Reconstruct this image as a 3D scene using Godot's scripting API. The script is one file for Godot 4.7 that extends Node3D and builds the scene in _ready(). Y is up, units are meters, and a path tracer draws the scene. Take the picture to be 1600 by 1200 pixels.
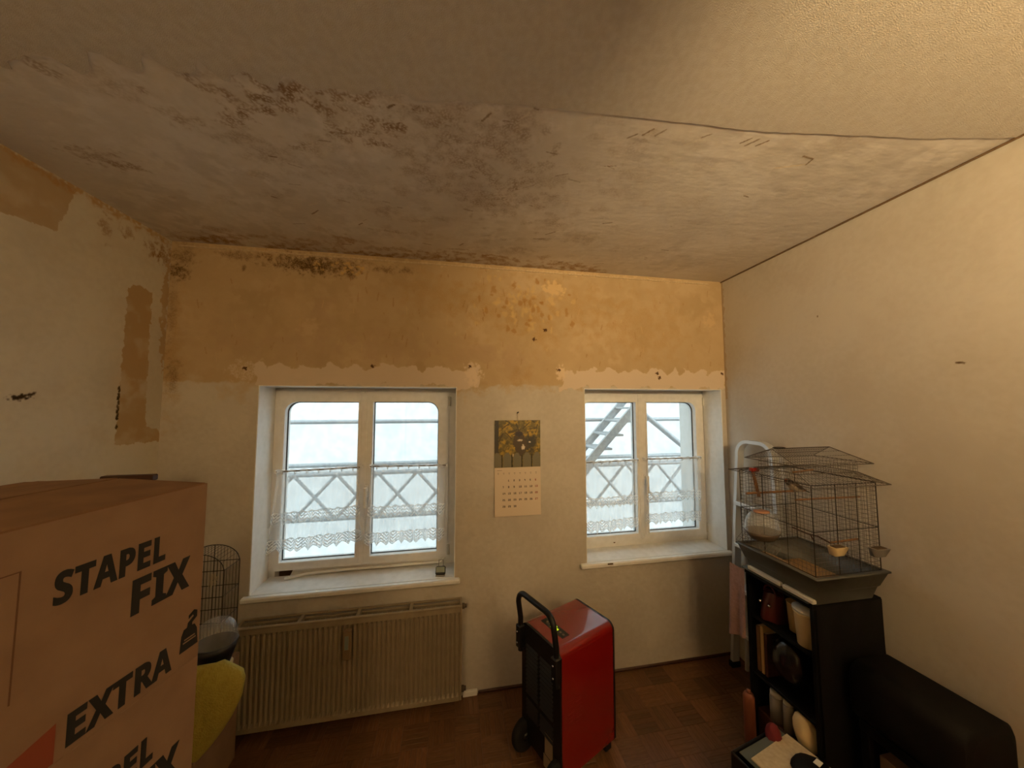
extends Node3D
# A damp room under renovation: two small windows, scaffolding sheeted in white outside, bird cages, a dehumidifier.
# World: x to the right along the window wall, y up, z into the room; the window wall's face is z = 0.

const FOCAL := 517.55            # focal length in pixels of the 1600 x 1200 frame
const EYE := Vector3(0, 1.6, 1.95)
const YAW := -0.1785
const PITCH := 0.0627
const LEFT_X := -1.435
const RIGHT_X := 1.82
const LEFT_SKEW := -0.0245       # the side walls are not quite square to the window wall
const RIGHT_SKEW := -0.0543
const CEIL := 2.446
const DEPTH := 3.6

var cam_r: Vector3
var cam_u: Vector3
var cam_f: Vector3
var M := {}
var names := {}
var rng := RandomNumberGenerator.new()

# ---------------------------------------------------------------- small helpers
func pix(u: float, v: float, axis: int, value: float) -> Vector3:
	# where the ray through a photograph pixel meets the plane axis = value
	var r := cam_r * (u - 800.0) / FOCAL - cam_u * (v - 600.0) / FOCAL + cam_f
	return EYE + r * ((value - EYE[axis]) / r[axis])

func left_at(z: float) -> float: return LEFT_X + LEFT_SKEW * z
func right_at(z: float) -> float: return RIGHT_X + RIGHT_SKEW * z

func mb() -> SurfaceTool:
	var st := SurfaceTool.new()
	st.begin(Mesh.PRIMITIVE_TRIANGLES)
	st.set_smooth_group(-1)
	return st

func numbered(called: String) -> String:
	if not names.has(called):
		names[called] = 0
		return called
	names[called] += 1
	return "%s_%03d" % [called, names[called]]

func commit(st: SurfaceTool, mat: Material) -> MeshInstance3D:
	st.generate_normals()
	var o := MeshInstance3D.new()
	o.mesh = st.commit()
	o.material_override = mat
	o.cast_shadow = GeometryInstance3D.SHADOW_CASTING_SETTING_ON
	return o

func part(parent: Node3D, called: String, st: SurfaceTool, mat: Material, label := "") -> MeshInstance3D:
	var o := commit(st, mat)
	return put(parent, called, o, label)

func put(parent: Node3D, called: String, o: MeshInstance3D, label := "") -> MeshInstance3D:
	var nm := called
	var k := 1
	while parent.has_node(NodePath(nm)):
		nm = "%s_%03d" % [called, k]
		k += 1
	o.name = nm
	parent.add_child(o, true)
	if label != "":
		o.set_meta("label", label)
	return o

func tag(o: Node, label: String, category: String, group := "") -> void:
	o.set_meta("label", label)
	o.set_meta("category", category)
	if group != "":
		o.set_meta("group", group)

func thing(called: String, label: String, category: String, where := Vector3.ZERO, turn := 0.0, group := "") -> Node3D:
	var o := Node3D.new()
	o.name = numbered(called)
	add_child(o, true)
	o.position = where
	o.rotation.y = turn
	tag(o, label, category, group)
	return o

func solo(called: String, st: SurfaceTool, mat: Material, label: String, category: String, group := "") -> MeshInstance3D:
	var o := commit(st, mat)
	o.name = numbered(called)
	add_child(o, true)
	tag(o, label, category, group)
	return o

func struct(called: String, st: SurfaceTool, mat: Material) -> MeshInstance3D:
	var o := commit(st, mat)
	o.name = called
	add_child(o, true)
	o.set_meta("kind", "structure")
	return o

# ---------------------------------------------------------------- shapes
func tri(st: SurfaceTool, a: Vector3, b: Vector3, c: Vector3) -> void:
	# a, b, c counter-clockwise seen from outside
	st.add_vertex(a); st.add_vertex(c); st.add_vertex(b)

func quad(st: SurfaceTool, a: Vector3, b: Vector3, c: Vector3, d: Vector3) -> void:
	tri(st, a, b, c); tri(st, a, c, d)

func quad_uv(st: SurfaceTool, p: Array, uv: Array) -> void:
	for k in [0, 2, 1, 0, 3, 2]:
		st.set_uv(uv[k]); st.add_vertex(p[k])

func fan(st: SurfaceTool, pts: Array, centre: Vector3) -> void:
	# a convex polygon, turned so that it faces away from centre
	var mid := Vector3.ZERO
	for p in pts: mid += p
	mid /= pts.size()
	var n: Vector3 = (pts[1] - pts[0]).cross(pts[2] - pts[0])
	for k in range(1, pts.size() - 1):
		if n.dot(mid - centre) >= 0.0: tri(st, pts[0], pts[k], pts[k + 1])
		else: tri(st, pts[0], pts[k + 1], pts[k])

func box(st: SurfaceTool, lo: Vector3, hi: Vector3, r := 0.0, xf := Transform3D.IDENTITY) -> void:
	# a box with chamfered edges
	var c := (lo + hi) / 2.0
	var h := (hi - lo) / 2.0
	h = h.abs()
	r = minf(r, minf(h.x, minf(h.y, h.z)) * 0.95)
	var centre := xf * c
	var at := func(s: Vector3, axis: int) -> Vector3:
		var v := Vector3(s.x * (h.x - r), s.y * (h.y - r), s.z * (h.z - r))
		v[axis] = s[axis] * h[axis]
		return xf * (c + v)
	for axis in 3:
		var b := (axis + 1) % 3
		var d := (axis + 2) % 3
		for s in [-1.0, 1.0]:
			var f := []
			for q in [[-1, -1], [1, -1], [1, 1], [-1, 1]]:
				var sg := Vector3.ZERO
				sg[axis] = s; sg[b] = q[0]; sg[d] = q[1]
				f.append(at.call(sg, axis))
			fan(st, f, centre)
	if r <= 0.0: return
	for axis in 3:
		var b := (axis + 1) % 3
		var d := (axis + 2) % 3
		for q in [[-1, -1], [1, -1], [1, 1], [-1, 1]]:
			var lo_s := Vector3.ZERO
			lo_s[axis] = -1.0; lo_s[b] = q[0]; lo_s[d] = q[1]
			var hi_s := lo_s
			hi_s[axis] = 1.0
			fan(st, [at.call(lo_s, b), at.call(hi_s, b), at.call(hi_s, d), at.call(lo_s, d)], centre)
	for sx in [-1.0, 1.0]:
		for sy in [-1.0, 1.0]:
			for sz in [-1.0, 1.0]:
				var s := Vector3(sx, sy, sz)
				fan(st, [at.call(s, 0), at.call(s, 1), at.call(s, 2)], centre)

func tube(st: SurfaceTool, path: Array, r: float, sides := 6, closed := false, smooth := true) -> void:
	# a round bar swept along a path
	if smooth: st.set_smooth_group(1)
	var n := path.size()
	var rings := []
	var t0: Vector3 = (path[1] - path[0]).normalized()
	var up := Vector3.UP if absf(t0.y) < 0.9 else Vector3.RIGHT
	var a := t0.cross(up).normalized()
	for k in n:
		var before: Vector3 = path[(k - 1 + n) % n] if (closed or k > 0) else path[0]
		var after: Vector3 = path[(k + 1) % n] if (closed or k < n - 1) else path[n - 1]
		var t := (after - before).normalized()
		a = (a - t * a.dot(t)).normalized()
		var b := t.cross(a)
		var ring := []
		for s in sides:
			var w := TAU * s / sides
			ring.append(path[k] + (a * cos(w) + b * sin(w)) * r)
		rings.append(ring)
	var last := n if closed else n - 1
	for k in last:
		var p: Array = rings[k]
		var q: Array = rings[(k + 1) % n]
		for s in sides:
			var e := (s + 1) % sides
			quad(st, p[s], p[e], q[e], q[s])
	st.set_smooth_group(-1)
	if not closed:
		fan(st, rings[0], path[1])
		fan(st, rings[n - 1], path[n - 2])

func wire(st: SurfaceTool, a: Vector3, b: Vector3, r: float) -> void:
	tube(st, [a, b], r, 4, false, false)

func lathe(st: SurfaceTool, profile: Array, segs: int, xf := Transform3D.IDENTITY) -> void:
	# profile of Vector2(radius, height), from bottom to top
	st.set_smooth_group(1)
	for k in profile.size() - 1:
		var p: Vector2 = profile[k]
		var q: Vector2 = profile[k + 1]
		for s in segs:
			var w := TAU * s / segs
			var e := TAU * (s + 1) / segs
			var a := xf * Vector3(cos(w) * p.x, p.y, sin(w) * p.x)
			var b := xf * Vector3(cos(e) * p.x, p.y, sin(e) * p.x)
			var c := xf * Vector3(cos(e) * q.x, q.y, sin(e) * q.x)
			var d := xf * Vector3(cos(w) * q.x, q.y, sin(w) * q.x)
			if p.x < 1e-5: tri(st, a, d, c)
			elif q.x < 1e-5: tri(st, a, c, b)
			else: quad(st, a, d, c, b)
	st.set_smooth_group(-1)

func loft(st: SurfaceTool, rings: Array, caps := true, colors := []) -> void:
	# rings of equal length joined into one smooth skin
	st.set_smooth_group(1)
	var n: int = rings[0].size()
	for k in rings.size() - 1:
		for s in n:
			var e := (s + 1) % n
			var ids := [[k, s], [k, e], [k + 1, e], [k, s], [k + 1, e], [k + 1, s]]
			for i in ids:
				if colors.size(): st.set_color(colors[i[0]][i[1]])
				st.add_vertex(rings[i[0]][i[1]])
	st.set_smooth_group(-1)
	if caps:
		for k in [0, rings.size() - 1]:
			var mid := Vector3.ZERO
			for p in rings[k]: mid += p
			mid /= n
			for s in n:
				var e := (s + 1) % n
				var ps := [mid, rings[k][s], rings[k][e]] if k == 0 else [mid, rings[k][e], rings[k][s]]
				for p in ps:
					if colors.size(): st.set_color(colors[k][s])
					st.add_vertex(p)
	st.set_smooth_group(-1)

func plate(st: SurfaceTool, outline: PackedVector2Array, z0: float, z1: float, xf := Transform3D.IDENTITY) -> void:
	# an outline in x and y given a thickness in z
	var idx := Geometry2D.triangulate_polygon(outline)
	var ccw := not Geometry2D.is_polygon_clockwise(outline)
	for k in range(0, idx.size(), 3):
		var a := outline[idx[k]]
		var b := outline[idx[k + 1]]
		var c := outline[idx[k + 2]]
		if (b - a).cross(c - a) < 0.0:
			var t := b
			b = c
			c = t
		tri(st, xf * Vector3(a.x, a.y, z1), xf * Vector3(b.x, b.y, z1), xf * Vector3(c.x, c.y, z1))
		tri(st, xf * Vector3(a.x, a.y, z0), xf * Vector3(c.x, c.y, z0), xf * Vector3(b.x, b.y, z0))
	for k in outline.size():
		var a := outline[k]
		var b := outline[(k + 1) % outline.size()]
		if not ccw:
			var t := a
			a = b
			b = t
		quad(st, xf * Vector3(a.x, a.y, z0), xf * Vector3(b.x, b.y, z0), xf * Vector3(b.x, b.y, z1), xf * Vector3(a.x, a.y, z1))

func ring_plate(st: SurfaceTool, outer: PackedVector2Array, inner: PackedVector2Array, z0: float, z1: float) -> void:
	# a flat frame: outer outline minus inner outline, both counter-clockwise and with as many points
	var n := outer.size()
	for k in n:
		var e := (k + 1) % n
		var a := Vector3(outer[k].x, outer[k].y, z1)
		var b := Vector3(outer[e].x, outer[e].y, z1)
		var c := Vector3(inner[e].x, inner[e].y, z1)
		var d := Vector3(inner[k].x, inner[k].y, z1)
		var back := Vector3(0, 0, z0 - z1)
		quad(st, a, b, c, d)
		quad(st, d + back, c + back, b + back, a + back)
		quad(st, a + back, b + back, b, a)
		quad(st, d, c, c + back, d + back)

# ---------------------------------------------------------------- computed pictures of surfaces
class Canvas:
	var w: int
	var h: int
	var lo: Vector2
	var hi: Vector2
	var d: PackedFloat32Array
	var edge := FastNoiseLite.new()
	var fine := FastNoiseLite.new()
	func _init(w_: int, h_: int, lo_: Vector2, hi_: Vector2, s: int) -> void:
		w = w_; h = h_; lo = lo_; hi = hi_
		d.resize(w * h * 3)
		edge.seed = s
		edge.noise_type = FastNoiseLite.TYPE_SIMPLEX
		edge.frequency = 1.0
		edge.fractal_octaves = 4
		fine.seed = s + 7
		fine.noise_type = FastNoiseLite.TYPE_SIMPLEX
		fine.frequency = 1.0
		fine.fractal_octaves = 3
	func base(c: Color, c2: Color, f1: float, f2: float) -> void:
		# coarse and fine mottling between two tones
		for y in h:
			for x in w:
				var p := place(x, y)
				var k := clampf(0.5 + 0.9 * edge.get_noise_2d(p.x * f1, p.y * f1) + 0.35 * fine.get_noise_2d(p.x * f2, p.y * f2), 0.0, 1.0)
				var i := (y * w + x) * 3
				d[i] = lerpf(c.r, c2.r, k); d[i + 1] = lerpf(c.g, c2.g, k); d[i + 2] = lerpf(c.b, c2.b, k)
	func place(x: int, y: int) -> Vector2:
		return Vector2(lerpf(lo.x, hi.x, (x + 0.5) / w), lerpf(hi.y, lo.y, (y + 0.5) / h))
	func span(c: Vector2, rx: float, ry: float) -> Rect2i:
		var x0 := int((c.x - rx - lo.x) / (hi.x - lo.x) * w)
		var x1 := int((c.x + rx - lo.x) / (hi.x - lo.x) * w) + 1
		var y0 := int((hi.y - c.y - ry) / (hi.y - lo.y) * h)
		var y1 := int((hi.y - c.y + ry) / (hi.y - lo.y) * h) + 1
		x0 = clampi(x0, 0, w); x1 = clampi(x1, 0, w); y0 = clampi(y0, 0, h); y1 = clampi(y1, 0, h)
		return Rect2i(x0, y0, x1 - x0, y1 - y0)
	func blend(i: int, c: Color, a: float) -> void:
		d[i] = lerpf(d[i], c.r, a); d[i + 1] = lerpf(d[i + 1], c.g, a); d[i + 2] = lerpf(d[i + 2], c.b, a)
	func blob(c: Vector2, rx: float, ry: float, col: Color, a: float, soft := 0.5, rough := 0.5, f := 14.0, grain := 0.0, gf := 90.0) -> void:
		# an uneven patch; grain breaks it up into specks
		var m := 1.0 + rough
		var b := span(c, rx * m, ry * m)
		for y in range(b.position.y, b.end.y):
			for x in range(b.position.x, b.end.x):
				var p := place(x, y)
				var k := Vector2((p.x - c.x) / rx, (p.y - c.y) / ry).length() + rough * edge.get_noise_2d(p.x * f, p.y * f)
				if k >= 1.0: continue
				var t := a * clampf((1.0 - k) / soft, 0.0, 1.0)
				if grain > 0.0: t *= clampf(1.0 - grain + grain * 3.0 * (fine.get_noise_2d(p.x * gf, p.y * gf) + 0.15), 0.0, 1.0)
				blend((y * w + x) * 3, col, t)
	func rect(a: Vector2, b: Vector2, col: Color, al: float, rough := 0.02, f := 14.0, soft := 0.004, grain := 0.0) -> void:
		# a patch with ragged edges; rough and soft in metres
		var c := (a + b) / 2.0
		var r := ((b - a) / 2.0).abs()
		var s := span(c, r.x + rough, r.y + rough)
		for y in range(s.position.y, s.end.y):
			for x in range(s.position.x, s.end.x):
				var p := place(x, y)
				var k := maxf(absf(p.x - c.x) - r.x, absf(p.y - c.y) - r.y) + rough * edge.get_noise_2d(p.x * f + 31.0, p.y * f)
				if k >= 0.0: continue
				var t := al * clampf(-k / soft, 0.0, 1.0)
				if grain > 0.0: t *= clampf(1.0 - grain + grain * 3.0 * (fine.get_noise_2d(p.x * 40.0, p.y * 40.0) + 0.2), 0.0, 1.0)
				blend((y * w + x) * 3, col, t)
	func poly(pts: PackedVector2Array, col: Color, al: float, rough := 0.01, f := 20.0) -> void:
		var lo2 := pts[0]
		var hi2 := pts[0]
		for p in pts: lo2 = lo2.min(p); hi2 = hi2.max(p)
		var s := span((lo2 + hi2) / 2.0, (hi2.x - lo2.x) / 2.0 + rough, (hi2.y - lo2.y) / 2.0 + rough)
		for y in range(s.position.y, s.end.y):
			for x in range(s.position.x, s.end.x):
				var p := place(x, y)
				var q := p + rough * Vector2(edge.get_noise_2d(p.x * f, p.y * f), edge.get_noise_2d(p.x * f + 50.0, p.y * f))
				if Geometry2D.is_point_in_polygon(q, pts): blend((y * w + x) * 3, col, al)
	func stroke(a: Vector2, b: Vector2, r: float, col: Color, al: float) -> void:
		var s := span((a + b) / 2.0, absf(a.x - b.x) / 2.0 + r, absf(a.y - b.y) / 2.0 + r)
		for y in range(s.position.y, s.end.y):
			for x in range(s.position.x, s.end.x):
				var p := place(x, y)
				var q := Geometry2D.get_closest_point_to_segment(p, a, b)
				var k := 1.0 - p.distance_to(q) / r + 0.5 * edge.get_noise_2d(p.x * 60.0, p.y * 60.0)
				if k > 0.0: blend((y * w + x) * 3, col, al * minf(1.0, k * 2.0))
	func texture() -> ImageTexture:
		var by := PackedByteArray()
		by.resize(w * h * 3)
		for i in w * h * 3: by[i] = clampi(int(d[i] * 255.0 + 0.5), 0, 255)
		return ImageTexture.create_from_image(Image.create_from_data(w, h, false, Image.FORMAT_RGB8, by))

func noise_tex(s: int, freq: float, size := 256, octaves := 4, ramp: Gradient = null, kind := FastNoiseLite.TYPE_SIMPLEX) -> NoiseTexture2D:
	var n := FastNoiseLite.new()
	n.seed = s
	n.noise_type = kind
	n.frequency = freq
	n.fractal_octaves = octaves
	var t := NoiseTexture2D.new()
	t.noise = n
	t.width = size
	t.height = size
	t.seamless = true
	if ramp: t.color_ramp = ramp
	return t

func ramp(a: Color, b: Color) -> Gradient:
	var g := Gradient.new()
	g.set_color(0, a)
	g.set_color(1, b)
	return g

func mat(c: Color, rough := 0.6, metal := 0.0, spec := 0.5) -> StandardMaterial3D:
	var m := StandardMaterial3D.new()
	m.albedo_color = c
	m.roughness = rough
	m.metallic = metal
	m.metallic_specular = spec
	return m

func speckled(c: Color, c2: Color, scale: float, rough := 0.6, metal := 0.0, s := 3, spec := 0.5) -> StandardMaterial3D:
	var m := mat(Color.WHITE, rough, metal, spec)
	m.albedo_texture = noise_tex(s, 0.02, 256, 5, ramp(c, c2))
	m.uv1_triplanar = true
	m.uv1_scale = Vector3.ONE * scale
	return m

func relief(m: StandardMaterial3D, s: int, freq: float, cm: float, size := 256, octaves := 3) -> StandardMaterial3D:
	m.heightmap_enabled = true
	m.heightmap_texture = noise_tex(s, freq, size, octaves)
	m.heightmap_scale = cm
	return m

# ---------------------------------------------------------------- materials
func make_materials() -> void:
	M.white_paint = speckled(Color(0.94, 0.94, 0.93), Color(0.90, 0.90, 0.885), 3.0, 0.45)
	M.frame_white = speckled(Color(0.93, 0.93, 0.925), Color(0.89, 0.89, 0.88), 3.0, 0.35)
	M.plain_wall = relief(speckled(Color(0.80, 0.775, 0.735), Color(0.76, 0.735, 0.69), 0.6, 0.9), 21, 0.05, 0.12, 512)
	M.sill = speckled(Color(0.94, 0.94, 0.93), Color(0.88, 0.88, 0.865), 2.5, 0.35)
	M.gasket = mat(Color(0.22, 0.21, 0.20), 0.6)
	M.glass = mat(Color(0.92, 0.97, 0.96, 0.06), 0.02)
	M.glass.transparency = BaseMaterial3D.TRANSPARENCY_ALPHA
	M.clear_plastic = mat(Color(0.84, 0.86, 0.88, 0.18), 0.06)
	M.clear_plastic.transparency = BaseMaterial3D.TRANSPARENCY_ALPHA
	M.radiator = speckled(Color(0.60, 0.55, 0.455), Color(0.55, 0.50, 0.41), 2.0, 0.45)
	M.radiator_dark = mat(Color(0.36, 0.31, 0.25), 0.6)
	M.allocator = mat(Color(0.50, 0.42, 0.32), 0.5)
	M.card = speckled(Color(0.565, 0.455, 0.36), Color(0.515, 0.405, 0.315), 1.6, 0.85)
	M.card_dark = speckled(Color(0.52, 0.39, 0.27), Color(0.45, 0.33, 0.23), 1.6, 0.88)
	M.print = mat(Color(0.10, 0.095, 0.09), 0.8)
	M.red_print = mat(Color(0.52, 0.24, 0.15), 0.8)
	M.fold_line = mat(Color(0.40, 0.28, 0.20), 0.9)
	M.red_metal = mat(Color(0.50, 0.055, 0.045), 0.26)
	M.red_metal.clearcoat_enabled = true
	M.red_metal.clearcoat = 1.0
	M.red_metal.clearcoat_roughness = 0.06
	M.black_metal = mat(Color(0.035, 0.035, 0.038), 0.5)
	M.black_plastic = mat(Color(0.06, 0.06, 0.063), 0.38)
	M.rubber = mat(Color(0.035, 0.034, 0.034), 0.85)
	M.chrome = mat(Color(0.75, 0.75, 0.76), 0.25, 1.0)
	M.panel_film = mat(Color(0.08, 0.065, 0.05), 0.35)
	M.display = mat(Color(0.75, 0.85, 0.10), 0.5)
	M.display.emission_enabled = true
	M.display.emission = Color(0.75, 0.85, 0.12)
	M.display.emission_energy_multiplier = 0.8
	M.sticker = mat(Color(0.58, 0.50, 0.40), 0.7)
	M.aluminium = mat(Color(0.80, 0.81, 0.82), 0.4, 0.4)
	M.wire = mat(Color(0.40, 0.37, 0.34), 0.4, 0.5)
	M.dark_wire = mat(Color(0.14, 0.11, 0.09), 0.5, 0.4)
	M.tray_grey = speckled(Color(0.34, 0.345, 0.33), Color(0.29, 0.295, 0.28), 4.0, 0.45)
	M.tray_light = mat(Color(0.78, 0.77, 0.73), 0.5)
	M.sand = speckled(Color(0.68, 0.56, 0.40), Color(0.48, 0.37, 0.24), 26.0, 0.95)
	M.wood_perch = speckled(Color(0.57, 0.42, 0.28), Color(0.46, 0.32, 0.20), 20.0, 0.7)
	M.terracotta = mat(Color(0.62, 0.45, 0.35), 0.8)
	M.louvre = mat(Color(0.13, 0.13, 0.135), 0.35)
	M.basin_brown = mat(Color(0.34, 0.29, 0.24), 0.5)
	M.seed = speckled(Color(0.36, 0.28, 0.19), Color(0.22, 0.17, 0.11), 40.0, 0.9)
	M.bare_wood = speckled(Color(0.46, 0.36, 0.25), Color(0.36, 0.27, 0.18), 14.0, 0.9)
	M.dark_blue = mat(Color(0.05, 0.06, 0.10), 0.4)
	M.black_board = relief(speckled(Color(0.032, 0.029, 0.027), Color(0.022, 0.02, 0.019), 3.0, 0.7, 0.0, 3, 0.3), 5, 0.08, 0.03)
	M.black_cloth = relief(speckled(Color(0.034, 0.032, 0.032), Color(0.022, 0.021, 0.021), 6.0, 0.7, 0.0, 3, 0.35), 8, 0.2, 0.06)
	M.dark_wood = speckled(Color(0.30, 0.17, 0.10), Color(0.22, 0.12, 0.07), 5.0, 0.5)
	M.pale_wood = speckled(Color(0.72, 0.40, 0.20), Color(0.60, 0.32, 0.15), 5.0, 0.5)
	M.yellow_cloth = relief(speckled(Color(0.68, 0.63, 0.27), Color(0.62, 0.56, 0.22), 6.0, 0.85), 9, 0.06, 0.2)
	M.beige_plastic = mat(Color(0.74, 0.62, 0.42), 0.6)
	M.cream = mat(Color(0.86, 0.78, 0.60), 0.6)
	M.pink_cloth = relief(speckled(Color(0.68, 0.55, 0.53), Color(0.58, 0.46, 0.44), 8.0, 0.9), 10, 0.08, 0.15)
	M.maroon = mat(Color(0.30, 0.09, 0.08), 0.35)
	M.magenta = mat(Color(0.44, 0.12, 0.16), 0.8)
	M.paper = speckled(Color(0.80, 0.75, 0.64), Color(0.72, 0.66, 0.55), 6.0, 0.8)
	M.grey_green = mat(Color(0.34, 0.37, 0.35), 0.6)
	M.grey_plastic = mat(Color(0.52, 0.50, 0.48), 0.5)
	M.salmon = mat(Color(0.50, 0.28, 0.20), 0.6)
	M.bag_black = mat(Color(0.05, 0.05, 0.065), 0.25)
	M.scaffold = speckled(Color(0.72, 0.74, 0.75), Color(0.60, 0.62, 0.64), 4.0, 0.5, 0.3)
	M.plank_grey = speckled(Color(0.78, 0.78, 0.75), Color(0.66, 0.66, 0.63), 3.0, 0.8)
	M.ground = speckled(Color(0.55, 0.54, 0.52), Color(0.45, 0.44, 0.42), 1.0, 0.95)
	M.tarp = speckled(Color(0.97, 0.98, 0.98), Color(0.86, 0.88, 0.89), 1.2, 0.7)
	M.tarp.backlight_enabled = true
	M.tarp.backlight = Color(1, 1, 1)
	M.white_door = speckled(Color(0.86, 0.85, 0.82), Color(0.82, 0.81, 0.78), 2.0, 0.5)
	M.light_blocker = speckled(Color(0.58, 0.42, 0.28), Color(0.50, 0.35, 0.22), 3.0, 0.5)
	M.globe = mat(Color(1.0, 0.93, 0.80), 0.5)
	M.globe.emission_enabled = true
	M.globe.emission = Color(1.0, 0.62, 0.25)
	M.globe.emission_energy_multiplier = 3.0
	M.feather = mat(Color.WHITE, 0.9)
	M.feather.vertex_color_use_as_albedo = true
	M.lcd = mat(Color(0.50, 0.55, 0.50), 0.3)
	# parquet: every strip has a tone of its own, the grain runs along it
	M.parquet = mat(Color.WHITE, 0.42)
	M.parquet.vertex_color_use_as_albedo = true
	M.parquet.albedo_texture = noise_tex(12, 0.02, 256, 5, ramp(Color(0.80, 0.78, 0.76), Color(1, 1, 1)))
	M.parquet.uv1_triplanar = true
	M.parquet.uv1_scale = Vector3(22, 8, 3)

# ---------------------------------------------------------------- light and camera
func set_light_and_camera() -> void:
	var f := Vector3(-sin(YAW), 0, -cos(YAW))
	cam_r = Vector3(cos(YAW), 0, -sin(YAW))
	cam_f = f * cos(PITCH) + Vector3.UP * sin(PITCH)
	cam_u = Vector3.UP * cos(PITCH) - f * sin(PITCH)
	var cam := Camera3D.new()
	cam.name = "camera"
	cam.fov = rad_to_deg(2.0 * atan(600.0 / FOCAL))
	cam.near = 0.03
	cam.far = 100.0
	cam.transform = Transform3D(Basis(cam_r, cam_u, -cam_f), EYE)
	add_child(cam)
	cam.current = true
	var sky_m := ProceduralSkyMaterial.new()        # an overcast day
	sky_m.sky_top_color = Color(0.89, 0.965, 0.985)
	sky_m.sky_horizon_color = Color(0.91, 0.97, 0.985)
	sky_m.ground_bottom_color = Color(0.45, 0.45, 0.44)
	sky_m.ground_horizon_color = Color(0.62, 0.63, 0.64)
	sky_m.sky_energy_multiplier = 1.78
	sky_m.ground_energy_multiplier = 1.3
	var env := Environment.new()
	env.background_mode = Environment.BG_SKY
	env.sky = Sky.new()
	env.sky.sky_material = sky_m
	env.tonemap_mode = Environment.TONE_MAPPER_LINEAR
	env.tonemap_exposure = 1.0
	env.sdfgi_enabled = true
	env.ssao_enabled = true
	env.ssil_enabled = true
	var we := WorldEnvironment.new()
	we.name = "world_environment"
	we.environment = env
	add_child(we)

func _ready() -> void:
	rng.seed = 4711
	set_light_and_camera()
	make_materials()
	build_shell()
	build_window(1, -1.004, 0.026, -0.517, 0.635, 1.703)
	build_window(2, 0.81, 1.79, 1.285, 0.650, 1.703)
	build_outside()
	build_rear_of_room()
	build_radiator()
	build_boxes()
	build_dehumidifier()
	build_cabinet()
	build_cage()
	build_ladder()
	build_seat()
	build_small_cage()
	build_calendar()
	build_small_things()

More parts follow.
